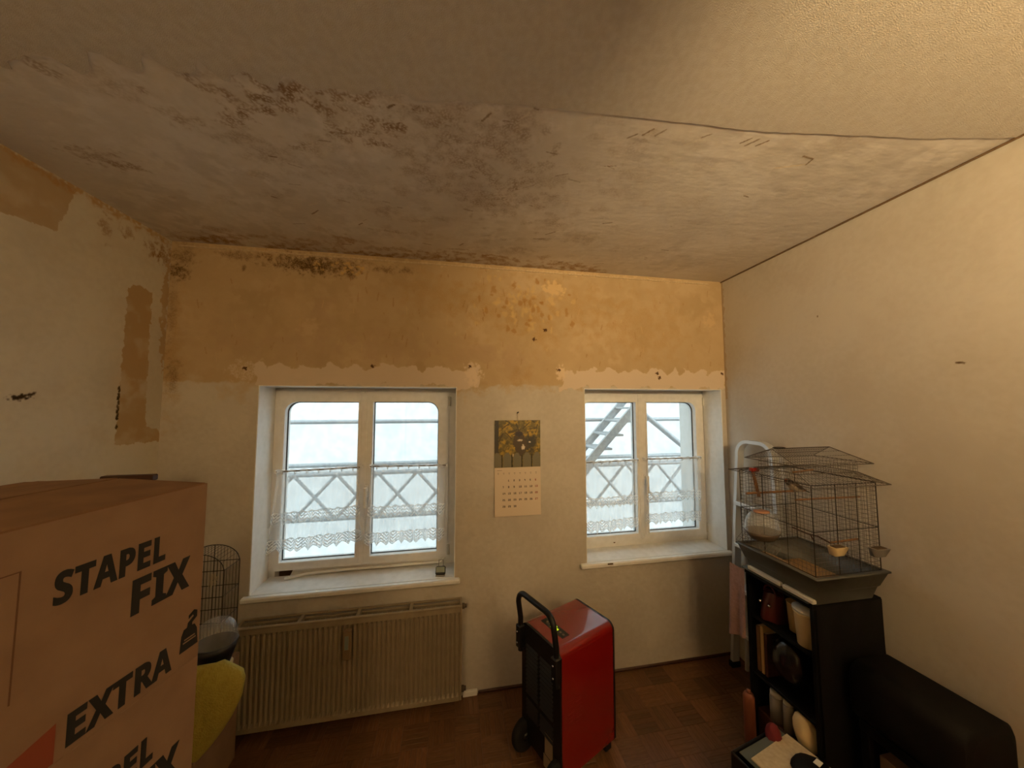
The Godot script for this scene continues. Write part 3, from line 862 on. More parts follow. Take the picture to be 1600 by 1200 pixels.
func build_window(n: int, ox0: float, ox1: float, cx: float, sill: float, head: float) -> void:
	var y0 := sill + 0.035
	var y1 := 1.682
	var gy0 := y0 + 0.046
	var gy1 := 1.617
	var st := mb()
	# fixed frame
	var fx0 := minf(cx - 0.522, ox0 - 0.012)
	var fx1 := maxf(cx + 0.522, ox1 + 0.003)
	if n == 1:
		box(st, Vector3(fx0, sill - 0.025, -0.25), Vector3(-0.972, y0 + 0.01, -0.183), 0.003)
		plate(st, PackedVector2Array([Vector2(-0.972, sill + 0.032), Vector2(-0.876, sill + 0.034), Vector2(-0.905, sill - 0.025), Vector2(fx1, sill - 0.025), Vector2(fx1, y0 + 0.01), Vector2(-0.972, y0 + 0.01)]), -0.25, -0.183)
	else:
		box(st, Vector3(fx0, sill - 0.025, -0.25), Vector3(fx1, y0 + 0.01, -0.183), 0.004)
	box(st, Vector3(fx0, y1 - 0.012, -0.25), Vector3(fx1, head + 0.022, -0.183), 0.004)
	box(st, Vector3(fx0, y0, -0.25), Vector3(cx - 0.482, y1, -0.183), 0.004)
	box(st, Vector3(cx + 0.482, y0, -0.25), Vector3(fx1, y1, -0.183), 0.004)
	var win := struct("window_%d" % n, st, M.frame_white)
	for side in 2:
		var x0 := cx - 0.498 if side == 0 else cx + 0.001
		var x1 := cx - 0.001 if side == 0 else cx + 0.498
		var g := [x0 + 0.07, x1 - 0.032, gy0, gy1] if side == 0 else [x0 + 0.05, x1 - 0.064, gy0, gy1]
		var o := sash_outlines(x0, x1, y0, y1, g, side == 0, side == 1)
		st = mb()
		ring_plate(st, o[0], o[1], -0.232, -0.168)
		var sash := part(win, "sash", st, M.frame_white)
		st = mb()                                       # raised lip round the glass
		ring_plate(st, shrink(o[1], -0.010), shrink(o[1], -0.001), -0.17, -0.163)
		part(sash, "glazing_bead", st, M.white_paint)
		st = mb()
		ring_plate(st, shrink(o[1], -0.001), shrink(o[1], 0.004), -0.205, -0.198)
		part(sash, "gasket", st, M.gasket)
		st = mb()
		var inset := shrink(o[1], -0.006)
		plate(st, inset, -0.206, -0.202)
		part(sash, "pane", st, M.glass)
		if side == 1:
			st = mb()                                   # turning handle on the meeting stile
			box(st, Vector3(x0 + 0.012, 1.055, -0.168), Vector3(x0 + 0.034, 1.125, -0.158), 0.004)
			box(st, Vector3(x0 + 0.016, 1.09, -0.160), Vector3(x0 + 0.030, 1.115, -0.128), 0.004)
			box(st, Vector3(x0 + 0.013, 1.0, -0.136), Vector3(x0 + 0.033, 1.12, -0.122), 0.006)
			part(sash, "handle", st, M.white_paint)
			st = mb()
			box(st, Vector3(cx - 0.014, y0 + 0.01, -0.170), Vector3(cx + 0.016, y1 - 0.01, -0.1655), 0.003)
			part(sash, "cover_strip", st, M.frame_white)
		for hy in [y0 + 0.05, y1 - 0.06]:
			st = mb()
			var hx := x0 - 0.004 if side == 0 else x1 + 0.004
			tube(st, [Vector3(hx, hy - 0.03, -0.168), Vector3(hx, hy + 0.03, -0.168)], 0.008, 8)
			part(sash, "hinge", st, M.tray_light)
	# sill board
	st = mb()
	var sx0 := ox0 - 0.025 if n == 1 else ox0 - 0.045
	var sx1 := ox1 + 0.028 if n == 1 else right_at(0.03) - 0.012
	box(st, Vector3(ox0 + 0.004, sill - 0.026, -0.185), Vector3(ox1 - 0.004, sill, 0.0), 0.002)
	box(st, Vector3(sx0, sill - 0.026, 0.0), Vector3(sx1, sill, 0.032), 0.006)
	var sb := part(win, "sill", st, M.sill)
	if n == 1:
		st = mb()                                       # loose sealing rope at the foot of the frame
		tube(st, [Vector3(-0.90, sill + 0.006, -0.135), Vector3(-0.80, sill + 0.012, -0.160), Vector3(-0.6, sill + 0.014, -0.172), Vector3(-0.3, sill + 0.012, -0.173), Vector3(-0.06, sill + 0.014, -0.168), Vector3(-0.035, sill + 0.04, -0.172)], 0.008, 8)
		part(win, "sealing_rope", st, M.white_paint)
		st = mb()                                       # rough timber behind the split in the bottom rail
		box(st, Vector3(-0.99, sill - 0.03, -0.262), Vector3(-0.86, sill + 0.045, -0.236), 0.002)
		box(st, Vector3(-0.99, sill - 0.04, -0.262), Vector3(-0.86, sill - 0.024, -0.180), 0.002)
		part(win, "bare_timber", st, M.bare_wood, "bare timber behind the broken bottom rail")
	else:
		st = mb()  # flat brown disc, its colour stands for the dark of a drain hole
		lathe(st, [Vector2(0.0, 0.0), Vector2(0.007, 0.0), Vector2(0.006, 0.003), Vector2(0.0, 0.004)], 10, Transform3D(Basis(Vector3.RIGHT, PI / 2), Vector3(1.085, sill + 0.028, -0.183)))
		part(win, "drain_hole_disc", st, M.bare_wood, "brown disc standing in for a dark drain hole")
		st = mb()
		box(st, Vector3(0.93, sill - 0.010, 0.031), Vector3(0.965, sill - 0.001, 0.0335), 0.001)
		part(sb, "chipped_edge", st, M.bare_wood, "bare chip in the sill edge")
	build_curtains(n, cx)

func lace_texture() -> ImageTexture:
	var w := 512
	var h := 512
	var im := Image.create(w, h, false, Image.FORMAT_RGBA8)
	for y in h:
		var v := (y + 0.5) / h
		for x in w:
			var u := (x + 0.5) / w * 8.0
			var z := absf(fposmod(u, 1.0) - 0.5) * 2.0         # zigzag, eight teeth
			var a := 0.39 + 0.05 * sin(x * 2.1) * sin(y * 2.3)
			if v < 0.035: a = 0.62                              # heading tape
			var bands := [[0.50, 0.655], [0.815, 0.985]]
			for b in bands:
				var low: float = b[1] - 0.05 * z
				var high: float = b[0] + 0.02 * z
				if v > high and v < low:
					var ch := fposmod((v - 0.06 * (1.0 - z)) * 26.0, 1.0)
					a = 0.92 if ch < 0.42 else 0.40
					var dx := fposmod(u * 2.0, 1.0) - 0.5
					var dy := fposmod(v * 24.0, 1.0) - 0.5
					if absf(dx) + absf(dy) < 0.22: a = 0.9
					if v < high + 0.012 or v > low - 0.012: a = 0.92
			if v > 0.985 - 0.05 * z: a = 0.0
			im.set_pixel(x, y, Color(0.93, 0.93, 0.92, a))
	return ImageTexture.create_from_image(im)

func build_curtains(n: int, _cx: float) -> void:
	if not M.has("lace"):
		M.lace = mat(Color.WHITE, 0.9)
		M.lace.albedo_texture = lace_texture()
		M.lace.transparency = BaseMaterial3D.TRANSPARENCY_ALPHA
		M.lace.cull_mode = BaseMaterial3D.CULL_DISABLED
		M.lace.backlight_enabled = true
		M.lace.backlight = Color(0.9, 0.9, 0.9)
	var sets := [
		[-0.955, -0.530, -1.000, -0.505, 0.775, 0.805, 1.226, 1.238, 7.0, 0.4, "white lace half curtain flaring out on the sash by the broken window rail"],
		[-0.460, -0.040, -0.485, -0.040, 0.783, 0.780, 1.240, 1.234, 6.5, 1.9, "white lace half curtain on the sash beside the small weather display"]] if n == 1 else [
		[0.830, 1.235, 0.830, 1.238, 0.760, 0.770, 1.220, 1.228, 4.5, 0.9, "white lace half curtain with deep folds on the sash where the stair shows"],
		[1.310, 1.715, 1.285, 1.712, 0.790, 0.785, 1.232, 1.230, 4.0, 2.6, "white lace half curtain on the sash beside the room corner and the step ladder"]]
	for c in sets:
		var t := thing("lace_curtain", c[10], "curtain", Vector3((c[0] + c[1]) / 2, 0.78, -0.125), 0.0, "white lace half curtains")
		var off := t.position
		var st := mb()
		var zr := -0.128
		tube(st, [Vector3(c[0] - 0.012, c[6], zr) - off, Vector3(c[1] + 0.012, c[7], zr) - off], 0.004, 8)
		part(t, "rod", st, M.grey_plastic)
		for k in 7:
			var f := (k + 0.5) / 7.0
			var p := Vector3(lerpf(c[0], c[1], f), lerpf(c[6], c[7], f) - 0.006, zr) - off
			st = mb()
			var loop := []
			for j in 10: loop.append(p + Vector3(0, cos(TAU * j / 10) * 0.011, sin(TAU * j / 10) * 0.011))
			tube(st, loop, 0.0016, 5, true)
			part(t, "ring", st, M.tray_light)
		for e in [0, 1]:
			st = mb()
			var ex: float = c[0] - 0.012 if e == 0 else c[1] + 0.012
			var ey: float = c[6] if e == 0 else c[7]
			box(st, Vector3(ex - 0.006, ey - 0.01, -0.166) - off, Vector3(ex + 0.006, ey + 0.008, zr + 0.004) - off, 0.002)
			part(t, "rod_holder", st, M.white_paint)
		st = mb()
		st.set_smooth_group(1)
		var nx := 72
		var ny := 18
		var pts := []
		for i in ny + 1:
			var row := []
			var v := float(i) / ny
			for j in nx + 1:
				var s := float(j) / nx
				var flare := pow(v, 1.4)
				var x := lerpf(lerpf(c[0], c[1], s), lerpf(c[2], c[3], s), flare)
				var top := lerpf(c[6], c[7], s) + 0.010 + 0.004 * sin(TAU * 7.0 * s)
				var y := lerpf(top, lerpf(c[4], c[5], s), v)
				var fold := sin(TAU * c[8] * s + c[9]) + 0.5 * sin(TAU * c[8] * 0.43 * s + c[9] * 2.0)
				var z := -0.124 + 0.009 * fold * (0.35 + 0.65 * v) + 0.012 * v * sin(3.0 * s + c[9])
				x += 0.006 * v * cos(TAU * c[8] * s + c[9])
				row.append([Vector3(x, y, z) - off, Vector2(s * 1.25, v)])
			pts.append(row)
		for i in ny:
			for j in nx:
				var q := [pts[i + 1][j], pts[i + 1][j + 1], pts[i][j + 1], pts[i][j]]
				quad_uv(st, [q[0][0], q[1][0], q[2][0], q[3][0]], [q[0][1], q[1][1], q[2][1], q[3][1]])
		part(t, "cloth", st, M.lace)

# ---------------------------------------------------------------- scaffolding outside
func build_outside() -> void:
	var st := mb()
	box(st, Vector3(-12, -0.9, -12), Vector3(12, -0.7, -0.45))
	struct("pavement", st, M.ground)
	# white sheeting hung on the outer standards
	st = mb()
	st.set_smooth_group(1)
	var n := FastNoiseLite.new()
	n.seed = 5
	n.frequency = 0.5
	n.fractal_octaves = 4
	var nx := 120
	var ny := 70
	var p := []
	for i in ny + 1:
		var row := []
		for j in nx + 1:
			var x := lerpf(-5.0, 6.5, float(j) / nx)
			var y := lerpf(-0.6, 4.6, float(i) / ny)
			var z := -1.34 + 0.05 * n.get_noise_2d(x * 2.0, y * 2.0 + x) + 0.03 * n.get_noise_2d(x * 6.0 - y * 3.0, y * 4.0)
			# gathers under the knot in the upper right of the first window
			var k := Vector2(x + 0.35, y - 1.95)
			z += 0.03 * exp(-k.length_squared() * 6.0) * sin(k.length() * 46.0)
			row.append(Vector3(x, y, z))
		p.append(row)
	for i in ny:
		for j in nx:
			quad(st, p[i][j], p[i][j + 1], p[i + 1][j + 1], p[i + 1][j])
	solo("sheeting", st, M.tarp, "white translucent scaffold sheeting hung outside both windows", "tarpaulin")
	var sc := thing("scaffold", "galvanised tube scaffold with ladder stair standing outside the two windows", "scaffold", Vector3(0.4, -0.7, -1.2))
	var off := sc.position
	var bar := func(called: String, a: Vector3, b: Vector3, r: float) -> void:
		var s := mb()
		tube(s, [a - off, b - off], r, 8)
		part(sc, called, s, M.scaffold)
	for x in [-2.65, 2.47, 4.9]:
		for z in [-0.62, -1.24]:
			if z > -1.0 and x > 1.0 and x < 3.0: continue
			bar.call("standard", Vector3(x, -0.7, z), Vector3(x, 3.9, z), 0.024)
	for y in [1.445, 1.070]:
		bar.call("guard_rail", Vector3(-2.65, y + 0.004, -1.22), Vector3(4.9, y + 0.004, -1.22), 0.019)
	bar.call("brace", pix(1000, 642, 2, -1.2), pix(1085, 712, 2, -1.2), 0.028)
	# lattice girder below the rails
	bar.call("girder_chord", Vector3(-2.65, 1.0, -1.2), Vector3(4.9, 1.0, -1.2), 0.02)
	bar.call("girder_chord", Vector3(-2.65, 0.62, -1.2), Vector3(4.9, 0.62, -1.2), 0.02)
	var k := 0
	var x := -2.0
	while x < 3.2:
		bar.call("girder_brace", Vector3(x, 1.0, -1.19), Vector3(x + 0.34, 0.62, -1.19), 0.014)
		bar.call("girder_brace", Vector3(x, 0.62, -1.215), Vector3(x + 0.34, 1.0, -1.215), 0.014)
		x += 0.34
		k += 1
	for j in 3:
		st = mb()
		box(st, Vector3(-2.8, 0.30, -1.22 + j * 0.21), Vector3(5.0, 0.345, -1.02 + j * 0.21), 0.004)
		part(sc, "deck_plank", st, M.plank_grey)
	st = mb()
	box(st, Vector3(-2.8, 0.345, -1.255), Vector3(5.0, 0.50, -1.225), 0.003)
	part(sc, "toe_board", st, M.plank_grey)
	# stair flight behind the second window
	for e in [[[905, 708], [985, 614], -1.12], [[920, 722], [1012, 612], -0.78]]:
		var a := pix(e[0][0], e[0][1], 2, e[2])
		var b := pix(e[1][0], e[1][1], 2, e[2])
		var dir := (b - a).normalized()
		a -= dir * 0.55
		b += dir * 0.6
		st = mb()
		var up := Vector3(-dir.y, dir.x, 0.0)
		box(st, Vector3(0, -0.035, -0.012), Vector3(a.distance_to(b), 0.035, 0.012), 0.003, Transform3D(Basis(dir, up, Vector3(0, 0, 1)), a - off))
		part(sc, "stair_stringer", st, M.scaffold)
	for j in 5:
		var f := 0.16 + 0.2 * j
		var a := pix(905, 708, 2, -1.12).lerp(pix(985, 614, 2, -1.12), f)
		var b := pix(920, 722, 2, -0.78).lerp(pix(1012, 612, 2, -0.78), f)
		st = mb()
		box(st, Vector3(minf(a.x, b.x) - 0.01, (a.y + b.y) / 2 - 0.014, -1.11) - off, Vector3(maxf(a.x, b.x) + 0.09, (a.y + b.y) / 2 + 0.004, -0.79) - off, 0.003)
		part(sc, "stair_tread", st, M.scaffold)

# ---------------------------------------------------------------- the room behind the camera, and its lamp
func build_rear_of_room() -> void:
	var st := mb()
	holed_wall(st, -1.8, 2.0, -0.12, 2.6, DEPTH, DEPTH + 0.2, [[-1.25, -0.41, 0.0, 2.02]])
	struct("wall_front", st, M.plain_wall)
	st = mb()
	box(st, Vector3(-1.25, 0.0, DEPTH + 0.03), Vector3(-0.41, 2.02, DEPTH + 0.08), 0.003)
	var d := struct("door_1", st, M.white_door)
	st = mb()
	for e in [[-1.31, -1.25, 0.0, 2.08], [-0.41, -0.35, 0.0, 2.08], [-1.25, -0.41, 2.02, 2.08]]:
		box(st, Vector3(e[0], e[2], DEPTH - 0.015), Vector3(e[1], e[3], DEPTH + 0.001), 0.003)
	part(d, "door_frame", st, M.white_door)
	st = mb()
	tube(st, [Vector3(-0.48, 1.04, DEPTH + 0.03), Vector3(-0.48, 1.04, DEPTH - 0.03), Vector3(-0.60, 1.04, DEPTH - 0.035)], 0.009, 8)
	part(d, "door_handle", st, M.chrome)
	# unseen tall cupboard, added so its edge keeps lamplight off the left half
	var w := thing("light_blocker", "unseen tall brown wooden cupboard added to block the hanging globe lamp from the left", "light_blocker", Vector3(0.25, 0, 2.60))
	st = mb()
	box(st, Vector3(-0.55, 0.08, -0.22), Vector3(0.55, 2.40, 0.0), 0.004)
	part(w, "body", st, M.light_blocker)
	st = mb()
	box(st, Vector3(-0.53, 0.0, -0.21), Vector3(0.53, 0.08, -0.01), 0.003)
	part(w, "plinth", st, M.dark_wood)
	for s in [-1, 1]:
		st = mb()
		box(st, Vector3(0.275 * s - 0.27, 0.10, -0.242), Vector3(0.275 * s + 0.27, 2.38, -0.222), 0.004)
		var dr := part(w, "door", st, M.light_blocker)
		st = mb()
		lathe(st, [Vector2(0.0, 0.0), Vector2(0.006, 0.0), Vector2(0.006, 0.014), Vector2(0.014, 0.02), Vector2(0.012, 0.03), Vector2(0.0, 0.032)], 12, Transform3D(Basis(Vector3.RIGHT, -PI / 2), Vector3(0.04 * s, 1.05, -0.242)))
		part(dr, "knob", st, M.chrome)
	# pendant lamp
	var at := Vector3(0.893, 2.06, 2.765)
	var l := thing("pendant_lamp", "globe lamp in a dark metal bowl hanging from the ceiling by a short cord", "lamp", at)
	st = mb()
	var prof := []
	for k in 17:
		var a := PI * k / 16.0
		prof.append(Vector2(0.09 * sin(a), -0.09 * cos(a)))
	lathe(st, prof, 24)
	part(l, "globe", st, M.globe)
	st = mb()                                           # open metal bowl that holds the globe and throws its light upwards
	lathe(st, [Vector2(0.0, -0.125), Vector2(0.05, -0.12), Vector2(0.11, -0.09), Vector2(0.15, -0.035), Vector2(0.147, -0.034), Vector2(0.107, -0.085), Vector2(0.048, -0.115), Vector2(0.0, -0.12)], 28)
	part(l, "bowl", st, M.tray_grey)
	for k in 3:
		st = mb()
		var a := TAU * k / 3.0
		tube(st, [Vector3(0.148 * cos(a), -0.035, 0.148 * sin(a)), Vector3(0.012 * cos(a), 0.14, 0.012 * sin(a))], 0.0015, 5)
		part(l, "bowl_stay", st, M.black_plastic)
	st = mb()
	lathe(st, [Vector2(0.0, 0.085), Vector2(0.04, 0.085), Vector2(0.04, 0.12), Vector2(0.01, 0.14), Vector2(0.0, 0.14)], 16)
	part(l, "holder", st, M.black_plastic)
	st = mb()
	tube(st, [Vector3(0, 0.14, 0), Vector3(0, CEIL - at.y - 0.03, 0)], 0.003, 6)
	part(l, "cord", st, M.black_plastic)
	st = mb()
	lathe(st, [Vector2(0.0, CEIL - at.y - 0.04), Vector2(0.05, CEIL - at.y - 0.03), Vector2(0.05, CEIL - at.y - 0.002), Vector2(0.0, CEIL - at.y - 0.002)], 16)
	part(l, "ceiling_cap", st, M.black_plastic)
	var li := OmniLight3D.new()
	li.name = "lamp_light"
	li.light_color = Color(1.0, 0.86, 0.63)
	li.light_energy = 4.5
	li.light_size = 0.08
	li.omni_range = 12.0
	li.omni_attenuation = 2.0
	li.shadow_enabled = true
	l.add_child(li)

	# unseen weaker lamp, added as warm fill for the left side
	var fp := Vector3(-0.72, 0.0, 3.15)
	var fl := thing("fill_lamp", "unseen slim fill lamp with a white globe, added in the rear corner near the door", "lamp", fp)
	st = mb()
	lathe(st, [Vector2(0.0, 0.0), Vector2(0.13, 0.0), Vector2(0.13, 0.012), Vector2(0.02, 0.03), Vector2(0.0, 0.03)], 24)
	part(fl, "base", st, M.black_metal)
	st = mb()
	tube(st, [Vector3(0, 0.025, 0), Vector3(0, 2.02, 0)], 0.011, 10)
	part(fl, "pole", st, M.black_metal)
	st = mb()
	lathe(st, [Vector2(0.0, 2.0), Vector2(0.04, 2.0), Vector2(0.05, 2.035), Vector2(0.0, 2.04)], 16)
	part(fl, "holder", st, M.black_metal)
	st = mb()
	lathe(st, prof, 24, Transform3D(Basis.IDENTITY, Vector3(0, 2.12, 0)))
	part(fl, "globe", st, M.globe)
	var l2 := OmniLight3D.new()
	l2.name = "fill_lamp_light"
	l2.light_color = Color(1.0, 0.86, 0.63)
	l2.light_energy = 0.62
	l2.light_size = 0.08
	l2.omni_range = 12.0
	l2.omni_attenuation = 2.0
	l2.shadow_enabled = true
	l2.position = Vector3(0, 2.12, 0)
	fl.add_child(l2)

# ---------------------------------------------------------------- radiator
func build_radiator() -> void:
	var t := thing("radiator", "beige ribbed panel radiator fixed under the left window", "radiator", Vector3(-0.47, 0.06, 0.07))
	var off := t.position
	var x0 := -1.01
	var x1 := 0.065
	var y0 := 0.062
	var y1 := 0.535
	var st := mb()
	var n := 46
	var front := []
	# ribbed front panel: pressed flutes that run out below the top and above the bottom edge
	for i in n * 4 + 1:
		var x := lerpf(x0 + 0.012, x1 - 0.012, i / (n * 4.0))
		var ph := fposmod(i / 4.0, 1.0)
		var dpt: float = [0.0, 0.0, -0.010, -0.010][int(ph * 4.0 + 0.01) % 4]
		front.append([x, dpt])
	for i in front.size() - 1:
		var a: Array = front[i]
		var b: Array = front[i + 1]
		var ys := [[y0, 0.0], [y0 + 0.02, 0.0], [y0 + 0.035, 1.0], [y1 - 0.045, 1.0], [y1 - 0.03, 0.0], [y1, 0.0]]
		for j in 5:
			var p: Array = ys[j]
			var q: Array = ys[j + 1]
			quad(st, Vector3(a[0], p[0], 0.106 + a[1] * p[1]) - off, Vector3(b[0], p[0], 0.106 + b[1] * p[1]) - off, Vector3(b[0], q[0], 0.106 + b[1] * q[1]) - off, Vector3(a[0], q[0], 0.106 + a[1] * q[1]) - off)
	part(t, "ribbed_front", st, M.radiator)
	st = mb()
	box(st, Vector3(x0 + 0.005, y0, 0.030) - off, Vector3(x1 - 0.005, y1 - 0.012, 0.042) - off, 0.003)
	part(t, "back_panel", st, M.radiator)
	for e in [[x0, x0 + 0.012], [x1 - 0.012, x1]]:
		st = mb()
		box(st, Vector3(e[0], y0, 0.03) - off, Vector3(e[1], y1, 0.107) - off, 0.003)
		part(t, "side_cover", st, M.radiator)
	st = mb()
	box(st, Vector3(x0, y1 - 0.006, 0.094) - off, Vector3(x1, y1 + 0.004, 0.110) - off, 0.003)
	box(st, Vector3(x0, y1 - 0.006, 0.024) - off, Vector3(x1, y1 + 0.004, 0.036) - off, 0.003)
	part(t, "top_rim", st, M.radiator)
	st = mb()
	for k in 84:                                        # folded convector sheet, open at the top
		var xa := lerpf(x0 + 0.014, x1 - 0.014, k / 84.0)
		var xc := lerpf(x0 + 0.014, x1 - 0.014, (k + 1) / 84.0)
		var za := 0.046 if k % 2 == 0 else 0.088
		var zc := 0.088 if k % 2 == 0 else 0.046
		quad(st, Vector3(xa, y0 + 0.06, za) - off, Vector3(xc, y0 + 0.06, zc) - off, Vector3(xc, y1 - 0.02, zc) - off, Vector3(xa, y1 - 0.02, za) - off)
	part(t, "convector_fins", st, M.radiator)
	for x in [-0.73, -0.46, -0.20]:
		st = mb()
		box(st, Vector3(x - 0.009, y1 - 0.02, 0.03) - off, Vector3(x + 0.009, y1 + 0.002, 0.1) - off, 0.002)
		part(t, "top_bridge", st, M.radiator)
	st = mb()
	box(st, Vector3(-0.519, 0.345, 0.105) - off, Vector3(-0.478, 0.487, 0.124) - off, 0.004)
	var al := part(t, "heat_meter", st, M.allocator, "small brown heat meter")
	st = mb()
	box(st, Vector3(-0.508, 0.395, 0.1235) - off, Vector3(-0.49, 0.46, 0.1255) - off, 0.001)
	part(al, "window", st, M.lcd)
	for y in [0.515, 0.092]:
		st = mb()
		lathe(st, [Vector2(0.0, 0.0), Vector2(0.016, 0.0), Vector2(0.016, 0.012), Vector2(0.011, 0.014), Vector2(0.011, 0.024), Vector2(0.0, 0.024)], 6, Transform3D(Basis(Vector3(0, 0, 1), -PI / 2), Vector3(x1, y, 0.07) - off))
		part(t, "plug", st, M.radiator_dark)
	for x in [-0.85, -0.1]:
		st = mb()
		box(st, Vector3(x - 0.015, 0.12, 0.0) - off, Vector3(x + 0.015, 0.46, 0.031) - off, 0.002)
		part(t, "wall_bracket", st, M.radiator)
	st = mb()
	box(st, Vector3(0.075, 0.0, 0.0) - off, Vector3(0.155, 0.028, 0.018) - off, 0.003)
	part(t, "pipe_cover", st, M.white_paint)

# ---------------------------------------------------------------- moving boxes
func text_mesh(parent: Node3D, called: String, s: String, size: float, weight: int, italic: bool, xf: Transform3D, m: Material) -> MeshInstance3D:
	var f := SystemFont.new()
	f.font_names = PackedStringArray(["Droid Sans"])
	f.font_weight = weight
	f.font_italic = italic
	var fv := FontVariation.new()
	fv.base_font = f
	fv.variation_embolden = 0.7
	var t := TextMesh.new()
	t.text = s
	t.font = fv
	t.font_size = 64
	t.pixel_size = size / 64.0
	t.depth = 0.0006
	t.curve_step = 2.0
	t.horizontal_alignment = HORIZONTAL_ALIGNMENT_LEFT
	t.vertical_alignment = VERTICAL_ALIGNMENT_BOTTOM
	var o := MeshInstance3D.new()
	o.mesh = t
	o.material_override = m
	put(parent, called, o)
	o.transform = xf
	return o

func moving_box(y0: float, h: float, label: String, flaps: bool, stamp: bool) -> void:
	# local x runs away from the printed face, local z towards the camera along it
	var turn := deg_to_rad(-13.0)
	var corner := Vector3(-0.4916, y0, 1.1586)
	var b := thing("moving_box", label, "box", corner, turn, "stacked moving boxes")
	var wd := 0.375
	var ln := 0.62
	var th := 0.004
	var st := mb()
	box(st, Vector3(-th, 0.0, 0.0), Vector3(0.0, h, ln), 0.001)
	box(st, Vector3(-wd, 0.0, 0.0), Vector3(-wd + th, h, ln), 0.001)
	box(st, Vector3(-wd + th, 0.0, 0.0), Vector3(-th, h, th), 0.001)
	box(st, Vector3(-wd + th, 0.0, ln - th), Vector3(-th, h, ln), 0.001)
	box(st, Vector3(-wd + th, 0.0, th), Vector3(-th, th, ln - th), 0.001)
	part(b, "carton", st, M.card)
	if not flaps:
		st = mb()
		box(st, Vector3(-wd + th, h - 0.006, th), Vector3(-th, h - 0.001, ln - th), 0.001)
		part(b, "lid", st, M.card_dark)
	else:
		# long flaps closed over the box, a short one slightly sprung open at the far end
		st = mb()
		var hinge := Transform3D(Basis(Vector3(0, 0, 1), deg_to_rad(-2.0)), Vector3(0.0, h, 0.0))
		plate(st, PackedVector2Array([Vector2(-0.186, 0.006), Vector2(0.0, 0.006), Vector2(0.0, ln), Vector2(-0.186, ln)]), -0.002, 0.002, hinge * Transform3D(Basis(Vector3.RIGHT, Vector3(0, 0, 1), Vector3.UP), Vector3.ZERO))
		part(b, "lid_flap", st, M.card_dark)
		st = mb()
		hinge = Transform3D(Basis(Vector3(0, 0, 1), deg_to_rad(2.2)), Vector3(-wd, h, 0.0))
		plate(st, PackedVector2Array([Vector2(0.0, 0.02), Vector2(0.184, 0.005), Vector2(0.184, ln), Vector2(0.0, ln)]), -0.002, 0.002, hinge * Transform3D(Basis(Vector3.RIGHT, Vector3(0, 0, 1), Vector3.UP), Vector3.ZERO))
		part(b, "lid_flap", st, M.card_dark)
		st = mb()
		plate(st, PackedVector2Array([Vector2(-0.33, 0.0), Vector2(-0.003, 0.0), Vector2(-0.05, 0.14), Vector2(-0.30, 0.15)]), -0.002, 0.002, Transform3D(Basis(Vector3.RIGHT, Vector3(0, -0.08, 0.9968), Vector3(0, 0.9968, 0.08)), Vector3(0, h - 0.004, 0.004)))
		part(b, "lid_flap", st, M.card)
	# print on the long face, reading towards the far edge
	var face := func(s: float, down: float) -> Transform3D:
		return Transform3D(Basis(Vector3(0, 0, -1), Vector3.UP, Vector3(1, 0, 0)), Vector3(0.0004, h - down, s))
	var lines := [["STAPEL", 0.216, 0.120, 0.060, 0.142], ["FIX", 0.122, 0.190, 0.080, 0.095], ["EXTRA", 0.191, 0.326, 0.060, 0.140]]
	for l in lines:
		var xf: Transform3D = face.call(l[1], l[2])
		var o := text_mesh(b, "printed_word", l[0], l[3], 800, true, xf, M.print)
		var bb := (o.mesh as TextMesh).get_aabb()
		# fit the word to its measured width and height, base line at the measured height
		var cap: float = {"STAPEL": 0.046, "FIX": 0.058, "EXTRA": 0.046}[l[0]]
		var sx: float = l[4] / bb.size.x
		var sy: float = cap / bb.size.y
		o.transform = xf * Transform3D(Basis.from_scale(Vector3(sx, sy, 1.0)), Vector3(-bb.position.x * sx, -bb.position.y * sy, 0.0))
	# load symbol: a weight with a handle
	st = mb()
	var sym := PackedVector2Array([Vector2(0, 0), Vector2(0.034, 0), Vector2(0.031, 0.030), Vector2(0.026, 0.040), Vector2(0.021, 0.041), Vector2(0.021, 0.046), Vector2(0.030, 0.052), Vector2(0.030, 0.064), Vector2(0.024, 0.068), Vector2(0.014, 0.062), Vector2(0.014, 0.056), Vector2(0.022, 0.060), Vector2(0.024, 0.056), Vector2(0.013, 0.049), Vector2(0.012, 0.041), Vector2(0.006, 0.040), Vector2(0.002, 0.030)])
	plate(st, sym, 0.0, 0.0006, face.call(0.038, 0.309))
	part(b, "load_symbol", st, M.print)
	st = mb()
	box(st, Vector3(0.005, 0.014, 0.0), Vector3(0.029, 0.0165, 0.0009), 0.0, face.call(0.038, 0.309))
	box(st, Vector3(0.007, 0.019, 0.0), Vector3(0.027, 0.0215, 0.0009), 0.0, face.call(0.038, 0.309))
	part(b, "symbol_lettering", st, M.card)
	# pressed outline of the hand hole
	st = mb()
	box(st, Vector3(0.0, h - 0.22, 0.248), Vector3(0.0007, h - 0.055, 0.2495))
	box(st, Vector3(0.0, h - 0.0565, 0.248), Vector3(0.0007, h - 0.055, 0.36))
	part(b, "hand_hole_line", st, M.fold_line)
	if stamp:
		st = mb()
		plate(st, PackedVector2Array([Vector2(-0.07, -0.044), Vector2(0.07, -0.044), Vector2(0.07, 0.008), Vector2(0.02, -0.008), Vector2(-0.06, -0.036)]), 0.0, 0.0006, face.call(0.273, 0.29))
		part(b, "red_print", st, M.red_print, "red printed corner")

